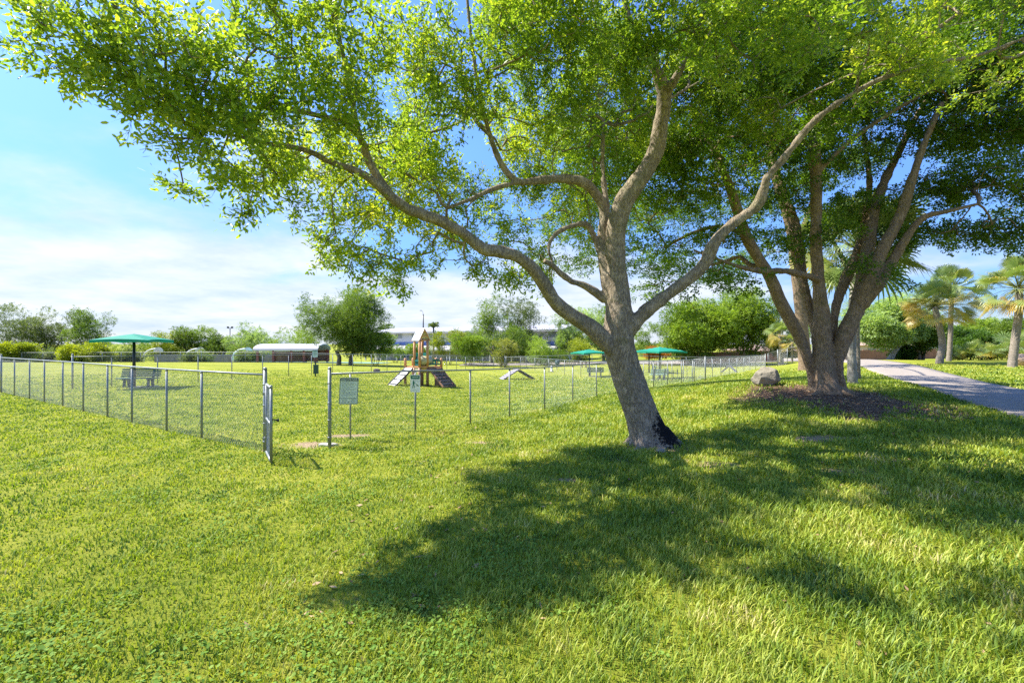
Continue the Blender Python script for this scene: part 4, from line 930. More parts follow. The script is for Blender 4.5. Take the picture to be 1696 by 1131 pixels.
# near corner of the tower is at the root; tower occupies u in [-s,0], v in [0,s]
deck = zy(606.5); eave = zy(562.5); ridge = zy(543)
def pb(mb, name, mat, par=None): return mb.build(name, MT[mat] if isinstance(mat, str) else mat, par or ph, xf=Xf)
for (u, v) in ((0, 0), (-s_, 0), (0, s_), (-s_, s_)):
    mb = MB(); mb.tube([(u, v, -.1), (u, v, deck-.1)], .088, 14); pb(mb, 'leg', 'brownp')
    mb = MB(); mb.tube([(u, v, deck-.1), (u, v, eave+.02)], .078, 14); pb(mb, 'post', 'tan')
mb = MB(); mb.box((-s_/2, s_/2, deck-.05), (s_+.1, s_+.1, .1)); pb(mb, 'deck', 'tan')
L2 = 1.05
for nm, (cu, cv), (lu, lv), posts in (('left', (-s_-L2/2, s_/2), (L2, s_), ((-s_-L2, 0), (-s_-L2, s_))), ('right', (-s_/2, s_+L2/2), (s_, L2), ((0, s_+L2), (-s_, s_+L2)))):
    mb = MB(); mb.box((cu, cv, deck-.10), (lu-.04, lv-.04, .1)); mb.box((cu, cv, deck-.13), (lu+.06, lv+.06, .06)); pb(mb, 'deck', 'tan')
    for (u, v) in posts:
        mb = MB(); mb.tube([(u, v, -.1), (u, v, deck-.14)], .088, 12); pb(mb, 'leg', 'brownp')
        mb = MB(); mb.tube([(u, v, deck-.14), (u, v, deck+.42), (u, v, deck+.46)], [.085, .085, .05], 12); pb(mb, 'post', 'tan')
# arched rails
def rail_panel(a, b_, z0, z1, mat='dteal', arch=.07, th=.05):
    a = np.array(a, float); b_ = np.array(b_, float); d = b_-a; n = 12; mb = MB(); nn = np.array([-d[1], d[0]])/np.linalg.norm(d)*th/2
    def P3(u, z, s): p = a+d*u+nn*s; return (p[0], p[1], z)
    def bar(u0, u1, f0, f1, k=1):
        for i in range(k):
            ua = u0+(u1-u0)*i/k; ub = u0+(u1-u0)*(i+1)/k; V = []
            for s in (-1, 1): V += [P3(ua, f0(ua), s), P3(ub, f0(ub), s), P3(ub, f1(ub), s), P3(ua, f1(ua), s)]
            mb.add(V, [(0, 1, 2, 3), (7, 6, 5, 4), (0, 4, 5, 1), (2, 6, 7, 3), (0, 3, 7, 4), (1, 5, 6, 2)])
    top = lambda u: z1+arch*math.sin(math.pi*u); bar(0.02, .98, lambda u: top(u)-.12, top, n); bar(.02, .98, lambda u: z0, lambda u: z0+.08)
    for i in range(6): c_ = .08+i*.168; bar(c_-.02, c_+.02, lambda u: z0+.08, lambda u: top(u)-.12)
    return mb
RZ0, RZ1 = deck+.04, deck+.34
pb(rail_panel((-s_-L2, s_), (-s_, s_), RZ0-.05, RZ1-.02), 'railing', 'dteal')
pb(rail_panel((-s_, 0), (0, 0), RZ0, RZ1), 'railing', 'dteal')
pb(rail_panel((0, s_), (0, s_+L2), RZ0, RZ1), 'railing', 'dteal')
pb(rail_panel((-s_, s_+L2), (-s_, s_), RZ0, RZ1), 'railing', 'dteal')
# back panels of the tower with a porthole tunnel
zb1 = zy(584.5)
mb = MB(); mb.box((-s_, s_/2, (deck+zb1)/2), (.05, s_-.16, zb1-deck)); bp1 = pb(mb, 'back_panel', 'mteal')
mb = MB(); mb.box((-s_/2, s_, (deck+zb1)/2), (s_-.16, .05, zb1-deck)); bp2 = pb(mb, 'back_panel', 'dteal')
mb = MB(); a = np.arange(25)*math.pi/24; mb.prism([(s_*.5+math.cos(t_)*.24, deck+.02+math.sin(t_)*.50) for t_ in a], -s_+.028, -s_+.055, 'x'); pb(mb, 'disc', 'orange', bp1)
mb = MB(); mb.tube([(-s_*.45, s_-.45, deck+.31), (-s_*.45, s_+.35, deck+.31)], .30, 24); pb(mb, 'tunnel', 'olive')
# lower panels
mb = MB(); mb.box((-s_/2, 0, deck-.26), (s_-.16, .05, .3)); pb(mb, 'skirt_panel', 'olive')
mb = MB(); mb.prism([(.1, deck-.12), (.1, deck-.42), (.28, deck-.44), (.36, deck-.32), (s_/2+.02, deck-.26), (s_-.34, deck-.32), (s_-.26, deck-.44), (s_-.08, deck-.42), (s_-.08, deck-.12)], -.03, .03, 'x'); pb(mb, 'arch_panel', 'goldb')
mb = MB(); mb.box((0, s_+L2/2, deck-.28), (.05, L2-.16, .3)); pb(mb, 'skirt_panel', 'olive')
# roof
ov = .12; mb = MB(); mid = -s_/2   # ridge runs along u, gable faces right-near
lo = eave-.02
for s in (-1, 1):
    v0 = s_/2+s*(s_/2+ov); V = [(-s_-ov, v0, lo), (ov, v0, lo), (ov, s_/2, ridge), (-s_-ov, s_/2, ridge)]; V2 = [(x, y, z-.05) for x, y, z in V]
    mb = MB(); mb.add(V+V2, [(0, 1, 2, 3), (7, 6, 5, 4), (0, 4, 5, 1), (1, 5, 6, 2), (2, 6, 7, 3), (3, 7, 4, 0)]); rp = pb(mb, 'roof_panel', 'roofw')
    n_ = np.array([0, s*(ridge-lo), s_/2+ov]); n_ = n_/np.linalg.norm(n_); c_ = np.array([mid, (v0+s_/2)/2, (lo+ridge)/2])
    mb = MB(); t_ = np.array([0, -n_[2]*s, n_[1]*s])
    w = .34; V = [c_+n_*.004+np.array([x*w, 0, 0])+t_*y*.06 for x, y in ((-1, -.9), (-.8, -.9), (-.7, -.4), (.7, -.4), (.8, -.9), (1, -.9), (1, .9), (.8, .9), (.7, .4), (-.7, .4), (-.8, .9), (-1, .9))]
    mb.add(V, [tuple(range(12))]); pb(mb, 'slot', 'blackmetal', rp)
    mb = MB()
    for i in range(1, 6): f = i/6; mb.box(((-s_)/2, v0+(s_/2-v0)*f, lo+(ridge-lo)*f+.004), (s_+2*ov, .012, .012))
    pb(mb, 'seams', 'roofw', rp)
for u in (ov-.02, -s_-ov+.02):
    mb = MB(); h0 = ridge-.06; hh = eave-.05
    for s in (-1, 1):
        v0 = s_/2+s*(s_/2+ov); V = [(u-.03, v0, lo-.1), (u-.03, v0, lo), (u-.03, s_/2, ridge-.01), (u-.03, s_/2, ridge-.17)]; V += [(x+.06, y, z) for x, y, z in V]
        mb.add(V, [(0, 1, 2, 3), (7, 6, 5, 4), (0, 4, 5, 1), (1, 5, 6, 2), (2, 6, 7, 3), (3, 7, 4, 0)])
    mb.box((u-.02, s_/2, eave+.22), (.04, s_*.62, .09)); pb(mb, 'gable', 'tan')
for a, b_ in (((-s_, 0), (0, 0)), ((0, 0), (0, s_)), ((-s_, s_), (0, s_)), ((-s_, 0), (-s_, s_))):
    mb = MB(); mb.tube([(*a, eave-.03), (*b_, eave-.03)], .05, 8); pb(mb, 'beam', 'tan')
# ramps
def ramp_part(u0, v0, du, dv, w, top, run, white):
    # descends from (u0,v0) along (du,dv)
    d = np.array([du, dv]); n = np.array([-dv, du]); rt = MB()
    a = np.array([u0, v0])
    def pt(s, t_, z): q = a+d*s*run+n*t_*w/2; return (q[0], q[1], z)
    V = [pt(0, -1, top), pt(0, 1, top), pt(1, 1, .04), pt(1, -1, .04)]; V += [(x, y, z-.05) for x, y, z in V]
    rt.add(V, [(3, 2, 1, 0), (4, 5, 6, 7), (0, 1, 5, 4), (1, 2, 6, 5), (2, 3, 7, 6), (3, 0, 4, 7)]); rm = pb(rt, 'ramp', 'whitep' if white else 'brownp')
    mb = MB()
    for i in range(4 if white else 6):
        s = (i+.6)/(4 if white else 6); c_ = a+d*s*run; z = top*(1-s)+.04*s+.02
        ang = math.atan2(n[1], n[0]); mb.box((c_[0], c_[1], z), (w, .07, .05), rz=ang)
    pb(mb, 'rungs', 'greyrubber', rm)
    for t_ in (-1, 1):
        mb = MB(); V = [pt(-.02, t_, top-.09), pt(-.02, t_, top+.06), pt(1.04, t_, .06), pt(1.04, t_, -.03)]; V += [tuple(np.array(v)+np.array([n[0], n[1], 0])*.05*t_) for v in V]
        mb.add(V, [(0, 1, 2, 3), (7, 6, 5, 4), (0, 4, 5, 1), (1, 5, 6, 2), (2, 6, 7, 3), (3, 7, 4, 0)]); pb(mb, 'side_rail', 'greyrubber' if white else 'brownp')
ramp_part(-s_-L2/2, -.06, 0, -1, L2*.8, deck-.14, 1.25, True)
ramp_part(.06, s_+L2/2, 1, 0, L2*.85, deck-.14, 1.45, False)
mb = MB(); mb.box((.35, s_+L2/2, .25), (.6, .06, .5)); pb(mb, 'ramp_brace', 'brownp')

# ---------------------------------------------------------------- far buildings and court
MT['wallw'] = pbr('pale_stucco', (0.56, 0.55, 0.60), 0.9, 0, 0.05, .4)
MT['metalroof'] = pbr('pale_metal_roof', (0.42, 0.41, 0.43), 0.5, 0.1, 0.06, .5)
MT['bluep'] = pbr('blue_paint', (0.10, 0.16, 0.42), 0.6, 0, .5, .6)
MT['winglass'] = pbr('dull_window', (0.26, 0.28, 0.33), 0.2)
MT['redcol'] = pbr('dark_red_paint', (0.22, 0.04, 0.03), 0.6)
MT['tileroof'] = pbr('terracotta_roof', (0.36, 0.25, 0.20), 0.8, 0, .15, 3)
MT['boards'] = pbr('red_brown_boards', (0.28, 0.13, 0.085), 0.85, 0, .2, 2)
def boxy(name, mat, parent, x0, x1, y0, y1, z0, z1):
    mb = MB(); mb.box(((x0+x1)/2, (y0+y1)/2, (z0+z1)/2), (x1-x0, y1-y0, z1-z0)); return mb.build(name, MT[mat], parent)
bl = empty('school_building', (-34, 112, gz(-34, 112)), R(-29), 'long pale two-storey building with metal roof and blue band, behind the playhouse', 'building')
gzb = bl.location.z
ztop = H+(569-544.5)*112/F-gzb
wl = boxy('wall', 'wallw', bl, 0, 49, 0, 14, -.5, ztop-1.2)
mb = MB(); mb.prism([(-1.0, ztop-1.3), (-1.0, ztop-.9), (7, ztop+.3), (15, ztop-.9), (15, ztop-1.3)], -1.2, 50, 'x'); mb.build('roof', MT['metalroof'], bl)
mb = MB(); zl = H+(569-572)*112/F-gzb; mb.prism([(-3.4, zl-1.1), (-3.4, zl-.8), (-.01, zl+.1), (-.01, zl-.3)], -1, 49.5, 'x'); mb.build('lower_roof', MT['metalroof'], bl)
mb = MB(); mb.box((24.5, -.06, zl+.45), (49, .12, .65)); mb.build('blue_band', MT['bluep'], bl)
for i in range(10):
    w = boxy('window', 'winglass', bl, 2.2+i*5, 4.2+i*5, -.05, .05, zl+1.7, zl+2.9)
    if i % 2: boxy('door', 'bluep', bl, 2.5+i*5, 3.7+i*5, -.06, .05, 0, 2.2)
    mb = MB(); mb.box((i*5+.5, -3.1, (zl-1.0)/2-.2), (.25, .25, zl-.8)); mb.build('column', MT['wallw'], bl)
mb = MB(); a = np.arange(17)*math.pi/16; mb.prism([(9.2+math.cos(t_)*2.3, .6+math.sin(t_)*2.0) for t_ in a], -.14, -.02, 'y'); mb.build('mural_arch', MT['bluep'], bl)
# barrel-roofed pavilion on columns
pvY = 72; p0 = atY(424, pvY); pv = empty('pavilion', (p0.x, pvY, p0.z), R(5), 'open pavilion with a curved pale metal roof on dark red columns', 'pavilion')
zt = H-(569.5-HY)*pvY/F-p0.z; zbm = H-(579.5-HY)*pvY/F-p0.z; Lp = 9.3
a = np.linspace(0, math.pi, 13); prof = [(3.2+3.4*math.cos(t_), zbm+(zt-zbm)*math.sin(t_)) for t_ in a]; prof += [(x, z-.12) for x, z in prof[::-1]]
mb = MB(); mb.prism(prof, -.4, Lp+.2, 'x'); mb.build('roof', MT['metalroof'], pv)
mb = MB(); mb.box((Lp/2, 0.05, zbm-.12), (Lp, .2, .22)); mb.build('beam', MT['whitep'], pv)
for x in (.2, 2.6, 5.4, 7.3, 9.0):
    for y in (.1, 6.3): mb = MB(); mb.box((x, y, zbm/2-.3), (.3, .3, zbm+.5)); mb.build('column', MT['redcol'], pv)
mb = MB(); mb.box((Lp/2, 6.5, .9), (Lp, .1, 1.9)); mb.build('back_wall', MT['boards'], pv)
# teal ball court, a sheet following the ground
def sheet(name, label, cx_, cy_, lx, ly, rz, mat, off=.03, n=12):
    V = []
    for j in range(n+1):
        for i in range(n+1):
            x = (i/n-.5)*lx; y = (j/n-.5)*ly; X = cx_+x*math.cos(rz)-y*math.sin(rz); Y = cy_+x*math.sin(rz)+y*math.cos(rz); V.append((X, Y, gz(X, Y)+off))
    k_ = n+1; mb = MB(); mb.add(V, [(j*k_+i, j*k_+i+1, (j+1)*k_+i+1, (j+1)*k_+i) for j in range(n) for i in range(n)], 0, True)
    o = mb.build(name, mat); o['kind'] = 'structure'; o['label'] = label; return o
sheet('ball_court', 'pale teal surface of the ball court', -36, 75, 30, 9, 0, pbr('court_paint', (.22, .42, .34), .9), .12)
sheet('parking_lot', 'grey asphalt beyond the park fence', 22, 74, 60, 12, 0, MT['asphalt'], .08)
# basketball hoops with curved poles
MT['hoopgrey'] = pbr('pale_grey_pole', (.72, .72, .68), .5); k = 0
for bx, side, lb in ((238, 1, 'leftmost curved-pole basketball hoop beyond the far fence'), (307, 1, 'second curved-pole basketball hoop from the left beyond the far fence'), (386, 1, 'third curved-pole basketball hoop from the left beyond the far fence'), (483, -1, 'basketball hoop before the pavilion, its curved pole leaning left')):
    Y = 80; p = atY(bx, Y); hp = empty('basketball_hoop', p, 0, lb, 'hoop', 'basketball hoops beyond the far fence')
    zt = H-(577.5-HY)*Y/F-p.z
    mb = MB(); a = np.linspace(0, 1, 9); pts = [(0, 0, -.2), (0, 0, zt-1.5)]+[(side*2.4*(1-math.cos(t_*1.35))/.78, 0, zt-1.4+1.4*math.sin(t_*1.57)) for t_ in a[1:]]
    mb.tube(pts, .13, 10); mb.build('pole', MT['hoopgrey'], hp)
    mb = MB(); e = pts[-1]; mb.prism([(x+e[0]+side*.2, z+e[2]-.1) for x, z in [(math.cos(t_)*.85, abs(math.sin(t_))*.75-.4) for t_ in np.linspace(0, math.pi, 13)]], -.07, .0, 'y'); mb.build('backboard', MT['hoopgrey'], hp)
    mb = MB(); t2 = np.linspace(0, 2*math.pi, 17); mb.tube([(e[0]+side*.2+.23*math.cos(t_), -.35+.23*math.sin(t_), e[2]-.35) for t_ in t2], .015, 6); mb.build('rim', MT['orange'], hp)
# low weathered wall behind the hoops
def wallrun(name, label, cat, x0, x1, y, h, mat, seg=3.0, cap=True):
    p = Vector((x0, y, gz(x0, y))); root = empty(name, p, 0, label, cat); n = max(1, int((x1-x0)/seg))
    for i in range(n):
        a = x0+(x1-x0)*i/n; b_ = x0+(x1-x0)*(i+1)/n; z = gz((a+b_)/2, y)-p.z
        mb = MB(); m_ = 10
        for j in range(m_): w = (b_-a)/m_; mb.box((a-x0+w*(j+.5), .004*(j % 2), z+h/2-.2), (w*.97, .05, h+.3+.03*((j*7) % 3-1)))
        mb.build('panel', mat, root)
        mb = MB(); mb.box((a-x0, .08, z+h/2-.2), (.12, .12, h+.4)); mb.build('post', mat, root)
    return root
wallrun('board_fence', 'low weathered grey board fence behind the basketball hoops', 'fence', -66, -38, 84, 1.5, pbr('weathered_grey_boards', (.24, .22, .21), .9, 0, .3, 1))
wallrun('board_fence', 'red-brown board fence behind the path and the slanting pale tree', 'fence', 42, 66, 66, 1.5, MT['boards'])
wallrun('board_fence', 'brown board fence seen through the chain-link left of the many-stemmed tree', 'fence', 26, 41.5, 70, 1.75, MT['boards'])
# houses beyond the brown fence
def house(label, px0, px1, Y, ye, yr, wall):
    a = atY(px0, Y); b_ = atY(px1, Y); root = empty('house', a, 0, label, 'house'); L = b_.x-a.x; ze = H-(ye-HY)*Y/F-a.z; zr = H-(yr-HY)*Y/F-a.z
    boxy('wall', wall, root, 0, L, 0, 9, -.5, ze); mb = MB()
    V = [(-.5, -.6, ze), (L+.5, -.6, ze), (L+.5, 9.6, ze), (-.5, 9.6, ze), (3, 4.5, zr), (L-3, 4.5, zr)]; mb.add(V, [(0, 1, 5, 4), (2, 3, 4, 5)]); mb.F.append((np.array([(1, 2, 5), (3, 0, 4)]), 0, False)); mb.F.append((np.array([(3, 2, 1, 0)]), 0, False)); mb.build('roof', MT['tileroof'], root)
    for x in (L*.25, L*.6):
        boxy('window', 'winglass', root, x, x+1.4, -.06, .02, ze-1.6, ze-.6)
MT['peach'] = pbr('peach_stucco', (.66, .50, .42), .9)
house('peach house with a tiled roof behind the brown fence', 1425, 1475, 82, 572, 563, 'peach')
house('white-walled house with a tiled roof right of the peach one', 1480, 1560, 84, 571, 562, 'white')
house('house glimpsed behind the trees left of the many-stemmed tree', 1236, 1345, 84, 581, 571, 'peach')
# street lamp and floodlight
p = atY(701, 100); sl = empty('street_lamp', p, 0, 'dark tall street lamp rising behind the playhouse roof', 'lamp'); zt = H-(519-HY)*100/F-p.z
mb = MB(); mb.tube([(0, 0, -.2), (0, 0, zt-.2)], [.16, .13], 10); mb.build('pole', MT['blackmetal'], sl); mb = MB(); mb.tube([(0, 0, zt-.3), (-.1, 0, zt+.35), (-.35, 0, zt+.6)], .035, 6); mb.build('arm', MT['galv'], sl); mb = MB(); mb.box((-.5, 0, zt+.62), (.45, .2, .12)); mb.build('lamp_head', MT['galv'], sl)
p = atY(381, 110); sl = empty('floodlight', p, 0, 'small twin floodlight on a mast above the far trees', 'lamp'); zt = H-(543-HY)*110/F-p.z
mb = MB(); mb.tube([(0, 0, -.2), (0, 0, zt)], .09, 8); mb.tube([(-.5, 0, zt-.1), (.5, 0, zt-.1)], .04, 6); mb.build('mast', MT['blackmetal'], sl)
for s in (-1, 1): mb = MB(); mb.box((s*.5, 0, zt+.12), (.4, .25, .4)); mb.build('lamp_head', MT['blackmetal'], sl)
# ---------------------------------------------------------------- other trees
def lm(name, a, b_, c_, d_, tr=.4, tc=(1.3, 1.35, .5)): MT[name] = leaf_mat(name, [(.08, a), (.4, b_), (.68, c_), (.95, d_)], tr, tc, .5, .12, .3)
lm('leaf_mid', (.045,.085,.02), (.11,.18,.032), (.20,.29,.05), (.33,.41,.085))
lm('leaf_bright', (.06,.115,.02), (.15,.24,.03), (.27,.38,.05), (.42,.50,.09))
lm('leaf_olive', (0.047, 0.074, 0.027), (0.101, 0.142, 0.047), (0.176, 0.223, 0.081), (0.284, 0.324, 0.149))
lm('leaf_yellow', (0.077, 0.110, 0.011), (0.198, 0.253, 0.022), (0.363, 0.407, 0.033), (0.550, 0.528, 0.066))
lm('leaf_silver', (.10,.16,.06), (.22,.31,.12), (.36,.47,.20), (.52,.62,.32), .5)
lm('leaf_dark', (0.021, 0.056, 0.014), (0.049, 0.112, 0.021), (0.098, 0.182, 0.028), (0.168, 0.280, 0.049))
lm('leaf_bamboo', (.10, .13, .02), (.22, .25, .05), (.36, .36, .10), (.50, .46, .18))
lm('leaf_orange', (.20, .06, .015), (.36, .13, .03), (.50, .24, .05), (.3, .3, .05))
MT['bark_grey'] = bark_mat('grey_bark', (.10, .085, .07), (.18, .16, .14), (.27, .24, .20), .3, 10)
MT['pale_bark'] = bark_mat('pale_smooth_bark', (.19, .17, .15), (.33, .31, .28), (.46, .44, .40), .45, 14, bump=.5)
TEMPS = {}
def far_tree(name, label, px, Y, ytop, wpx, leaf, n, seed, ybot=None, lsz=None, dens=3.2, group='trees around the park', lumps=9, trunk=True, cat='tree', lean=0.0, depth=None, tpx=None, flat=.75, twin=False, bark='bark_grey', yb=None):
    r = np.random.RandomState(seed); k = Y/F; base = atY(px if tpx is None else tpx, Y)
    root = empty(name, base, 0, label, cat, group); cx_ = (px-848)*k-base.x
    ht = H-(ytop-HY)*k-base.z; zb = (H-(ybot-HY)*k-base.z) if ybot is not None else ht*.25; zb = max(zb, .05 if not trunk else .3); R_ = wpx*k/2
    if trunk and zb < ht*.18: pass
    cz = (ht+zb)/2; hz = (ht-zb)/2; dp = depth or R_*.85
    L = []
    for i in range(int(lumps*1.8)):
        while True:
            q = r.uniform(-1, 1, 3)
            if q@q < 1.5: break
        rr_ = r.uniform(.2, .4); q *= (1-rr_*.75)
        L.append((np.array([cx_+q[0]*R_, q[1]*dp, cz+q[2]*hz]), np.array([R_*rr_, dp*rr_, max(hz*rr_*1.05, R_*rr_*flat)])))
    ls = (lsz or max(.11, k*1.25))*1.25; n = int(n*dens); mb = MB()
    lumps_ = 0; key = round(ls, 3)
    if key not in TEMPS: TEMPS[key] = [spray(np.random.RandomState(50+i), 12, ls*2.6, ls, ls*.55, flat=.7) for i in range(6)]
    tp = TEMPS[key]; m = n//12; w = np.array([l[1][0]*l[1][2] for l in L]); w /= w.sum(); li = r.choice(len(L), m, p=w)
    u = r.normal(size=(m, 3)); u /= np.linalg.norm(u, axis=1)[:, None]; rad = r.uniform(.25, 1.02, m)**.6
    nz = 1+.16*np.sin(u[:, 0]*5+li*2.1)*np.sin(u[:, 1]*4+li)+.12*np.sin(u[:, 2]*7+li*3)
    C_ = np.array([l[0] for l in L])[li]; Rr = np.array([l[1] for l in L])[li]; rad = rad*np.where(r.rand(m) < .12, r.uniform(1, 1.32, m), 1); org = C_+u*Rr*(rad*nz)[:, None]
    kp = sumnoise(org[:, 0]/max(R_, 1)*1.0+org[:, 2]*.4/max(R_, 1), org[:, 2]/max(R_, 1)-org[:, 1]*.3/max(R_, 1), 3.2, seed, 3) > -.55+.25*r.rand(m); org = org[kp]; u = u[kp]; li = li[kp]; m = len(org)
    org[:, 2] = np.maximum(org[:, 2], .08); dr = u+r.normal(0, .5, (m, 3)); dr[:, 2] += .25
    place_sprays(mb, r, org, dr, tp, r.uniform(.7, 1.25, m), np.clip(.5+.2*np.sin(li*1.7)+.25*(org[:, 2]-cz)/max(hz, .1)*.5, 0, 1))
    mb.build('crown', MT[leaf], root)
    if trunk:
        mb = MB(); tr = max(.09, R_*(.045 if twin else .07)); fk = max(zb*.9, ht*.18)
        starts = [(-R_*.12, 0), (R_*.14, .2)] if twin else [(0, 0)]
        for sx, sy in starts:
            mid = np.array([sx+lean*fk*.6+r.normal(0, .05), sy, fk*.55]); top = np.array([sx*1.5+lean*fk, sy, fk])
            mb.tube([(sx, sy, -.2), (sx, sy, .05), tuple(mid), tuple(top)], [tr*1.7, tr*1.25, tr, tr*.85], 12)
            for l in sorted(L, key=lambda l: l[0][2])[:7]:
                c_ = l[0]; m_ = (top+c_)/2+np.array([0, 0, -.08*ht+r.normal(0, .03)*ht]); m_[2] = max(m_[2], top[2]); mb.tube([tuple(top-np.array([0, 0, .1])), tuple(m_), tuple(c_)], [tr*.62, tr*.4, tr*.12], 7)
        mb.build('trunk', MT[bark], root)
    elif zb < 1.2:
        mb = MB()
        for i in range(6):
            a = i*1.05; mb.tube([(cx_+math.cos(a)*R_*.12, math.sin(a)*dp*.12, -.1), (cx_+math.cos(a)*R_*.5, math.sin(a)*dp*.5, cz)], [.04, .015], 5)
        mb.build('stem', MT[bark], root)
    return root
G1 = 'trees beyond the far fence'
far_tree('broadleaf_tree', 'feathery olive tree at the left edge beyond the far fence', 22, 92, 500, 100, 'leaf_olive', 11000, 1, 592, group=G1, lumps=12)
far_tree('broadleaf_tree', 'second broad olive tree from the left edge, behind the yellow shrub', 88, 95, 509, 110, 'leaf_olive', 11000, 2, 594, group=G1, lumps=12)
far_tree('broadleaf_tree', 'dark-topped tree just left of the large left parasol', 152, 93, 511, 76, 'leaf_mid', 9000, 3, 594, group=G1, lumps=10)
far_tree('broadleaf_tree', 'low dark distant tree right behind the left parasol pole', 222, 112, 566, 84, 'leaf_mid', 4500, 4, 590, group=G1, lumps=7)
far_tree('broadleaf_tree', 'yellow-green low tree directly under the right half of the left parasol', 277, 98, 548, 64, 'leaf_yellow', 6000, 5, 592, group=G1)
far_tree('broadleaf_tree', 'round mid-green tree behind the second basketball hoop', 322, 100, 540, 82, 'leaf_mid', 9000, 6, 592, group=G1)
far_tree('broadleaf_tree', 'mid-green tree right below the twin floodlight', 368, 104, 546, 62, 'leaf_mid', 7000, 7, 592, group=G1)
far_tree('broadleaf_tree', 'grey-green fine-leaved tree left of the pavilion roof', 418, 96, 537, 82, 'leaf_silver', 9000, 8, 588, group=G1)
far_tree('broadleaf_tree', 'distant yellow-green treetop above the pavilion roof', 492, 118, 550, 100, 'leaf_bright', 8000, 9, 588, group=G1)
far_tree('broadleaf_tree', 'large dense tree left of the playhouse, with two dark trunks', 574, 61, 474, 146, 'leaf_mid', 40000, 10, 588, group=G1, lumps=26, twin=True, tpx=570, flat=.75, dens=4.6)
far_tree('broadleaf_tree', 'lower bright green bushy tree at the right flank of the large dense one', 622, 64, 548, 62, 'leaf_bright', 9000, 11, 592, group=G1, trunk=False)
far_tree('broadleaf_tree', 'small treetop showing above the pale roof left of the playhouse', 640, 128, 536, 34, 'leaf_mid', 1800, 12, 560, group=G1, lumps=5)
far_tree('broadleaf_tree', 'rounded olive tree right behind the playhouse roof', 742, 74, 543, 72, 'leaf_yellow', 9000, 13, 592, group=G1, trunk=False)
far_tree('broadleaf_tree', 'bright lime bushy tree right of the playhouse', 775, 70, 552, 72, 'leaf_bright', 10000, 14, 598, group=G1, trunk=False)
far_tree('broadleaf_tree', 'tall thin-trunked pale green tree behind the bamboo', 815, 82, 487, 70, 'leaf_mid', 9500, 15, 585, group=G1, lumps=12)
far_tree('broadleaf_tree', 'grey-green leafy tree between the bamboo and the gap with the building', 872, 84, 494, 84, 'leaf_olive', 13000, 16, 592, group=G1, lumps=14)
far_tree('broadleaf_tree', 'dark dense low tree behind the bamboo clump', 822, 78, 535, 110, 'leaf_mid', 10000, 17, 598, group=G1, trunk=False)
far_tree('broadleaf_tree', 'mid-green rounded tree left of the bamboo clump', 797, 86, 545, 84, 'leaf_mid', 9000, 71, 600, group=G1, trunk=False)
far_tree('broadleaf_tree', 'leafy tree right of the bamboo clump, before the building', 858, 80, 532, 88, 'leaf_bright', 10000, 72, 600, group=G1, trunk=False)
far_tree('broadleaf_tree', 'dark green tree right of the gap where the building shows', 948, 78, 528, 70, 'leaf_mid', 9000, 73, 600, group=G1, trunk=False)
far_tree('broadleaf_tree', 'low green tree at the right end of the pavilion, beneath the large dense tree', 655, 84, 566, 44, 'leaf_mid', 3500, 74, 600, group=G1, trunk=False)
far_tree('shrub', 'yellow bamboo-like clump leaning over the fence', 833, 63.5, 560, 50, 'leaf_bamboo', 6500, 18, 606, group='shrubs along the fences', trunk=False, cat='shrub')
far_tree('shrub', 'bright green shrub behind the fence below the building gap', 905, 66, 560, 76, 'leaf_bright', 7000, 19, 602, group='shrubs along the fences', trunk=False, cat='shrub')
far_tree('shrub', 'yellow-green shrub behind the middle parasol', 955, 67, 561, 60, 'leaf_yellow', 4500, 20, 602, group='shrubs along the fences', trunk=False, cat='shrub')
far_tree('broadleaf_tree', 'loose pale tree just left of the oak fork', 955, 80, 503, 90, 'leaf_silver', 11000, 21, 590, group=G1, lumps=14)
far_tree('broadleaf_tree', 'bright leafy tree hidden behind the oak trunk', 1000, 84, 492, 70, 'leaf_bright', 9000, 22, 590, group=G1, lumps=11)
far_tree('broadleaf_tree', 'soft dark green round tree right of the oak trunk, farther than its neighbours', 1082, 105, 531, 84, 'leaf_mid', 11000, 23, 590, group=G1, lumps=12)
far_tree('broadleaf_tree', 'big bright-leaved tree right of the parasols, crown to the ground', 1160, 66, 497, 130, 'leaf_bright', 30000, 24, 592, group=G1, lumps=20, trunk=False, lsz=.19)
far_tree('broadleaf_tree', 'tree with a dark visible trunk behind the curving fence', 1238, 64, 478, 100, 'leaf_bright', 17000, 25, 590, group=G1, lumps=15, tpx=1233, lsz=.17, bark='fig_bark')
far_tree('broadleaf_tree', 'tall thin pale tree rising behind the bright ones', 1225, 90, 468, 90, 'leaf_silver', 7000, 26, 550, group=G1, lumps=12)
far_tree('broadleaf_tree', 'yellow-crowned tree left of the many-stemmed tree', 1290, 62, 512, 66, 'leaf_yellow', 9000, 27, 572, group=G1, lumps=10)
far_tree('broadleaf_tree', 'olive small tree over the brown fence left of the many-stemmed tree', 1296, 60, 548, 52, 'leaf_olive', 5000, 28, 590, group=G1, lumps=8)
far_tree('broadleaf_tree', 'pale green tree seen between the stems of the many-stemmed tree', 1362, 78, 500, 90, 'leaf_bright', 9000, 29, 590, group=G1, lumps=10)
far_tree('broadleaf_tree', 'tall trees glimpsed behind the stems above the path', 1420, 88, 480, 80, 'leaf_silver', 8000, 30, 585, group=G1, lumps=10)
far_tree('broadleaf_tree', 'silvery-green tree with a slanting pale trunk beside the path', 1468, 43, 498, 108, 'leaf_silver', 30000, 31, 572, lumps=16, tpx=1474, lean=.62, lsz=.13, bark='pale_bark')
far_tree('broadleaf_tree', 'dark leafy tree with several stems left of the stout palm', 1528, 43, 520, 66, 'leaf_mid', 11000, 32, 575, lumps=10, twin=True, lsz=.13)
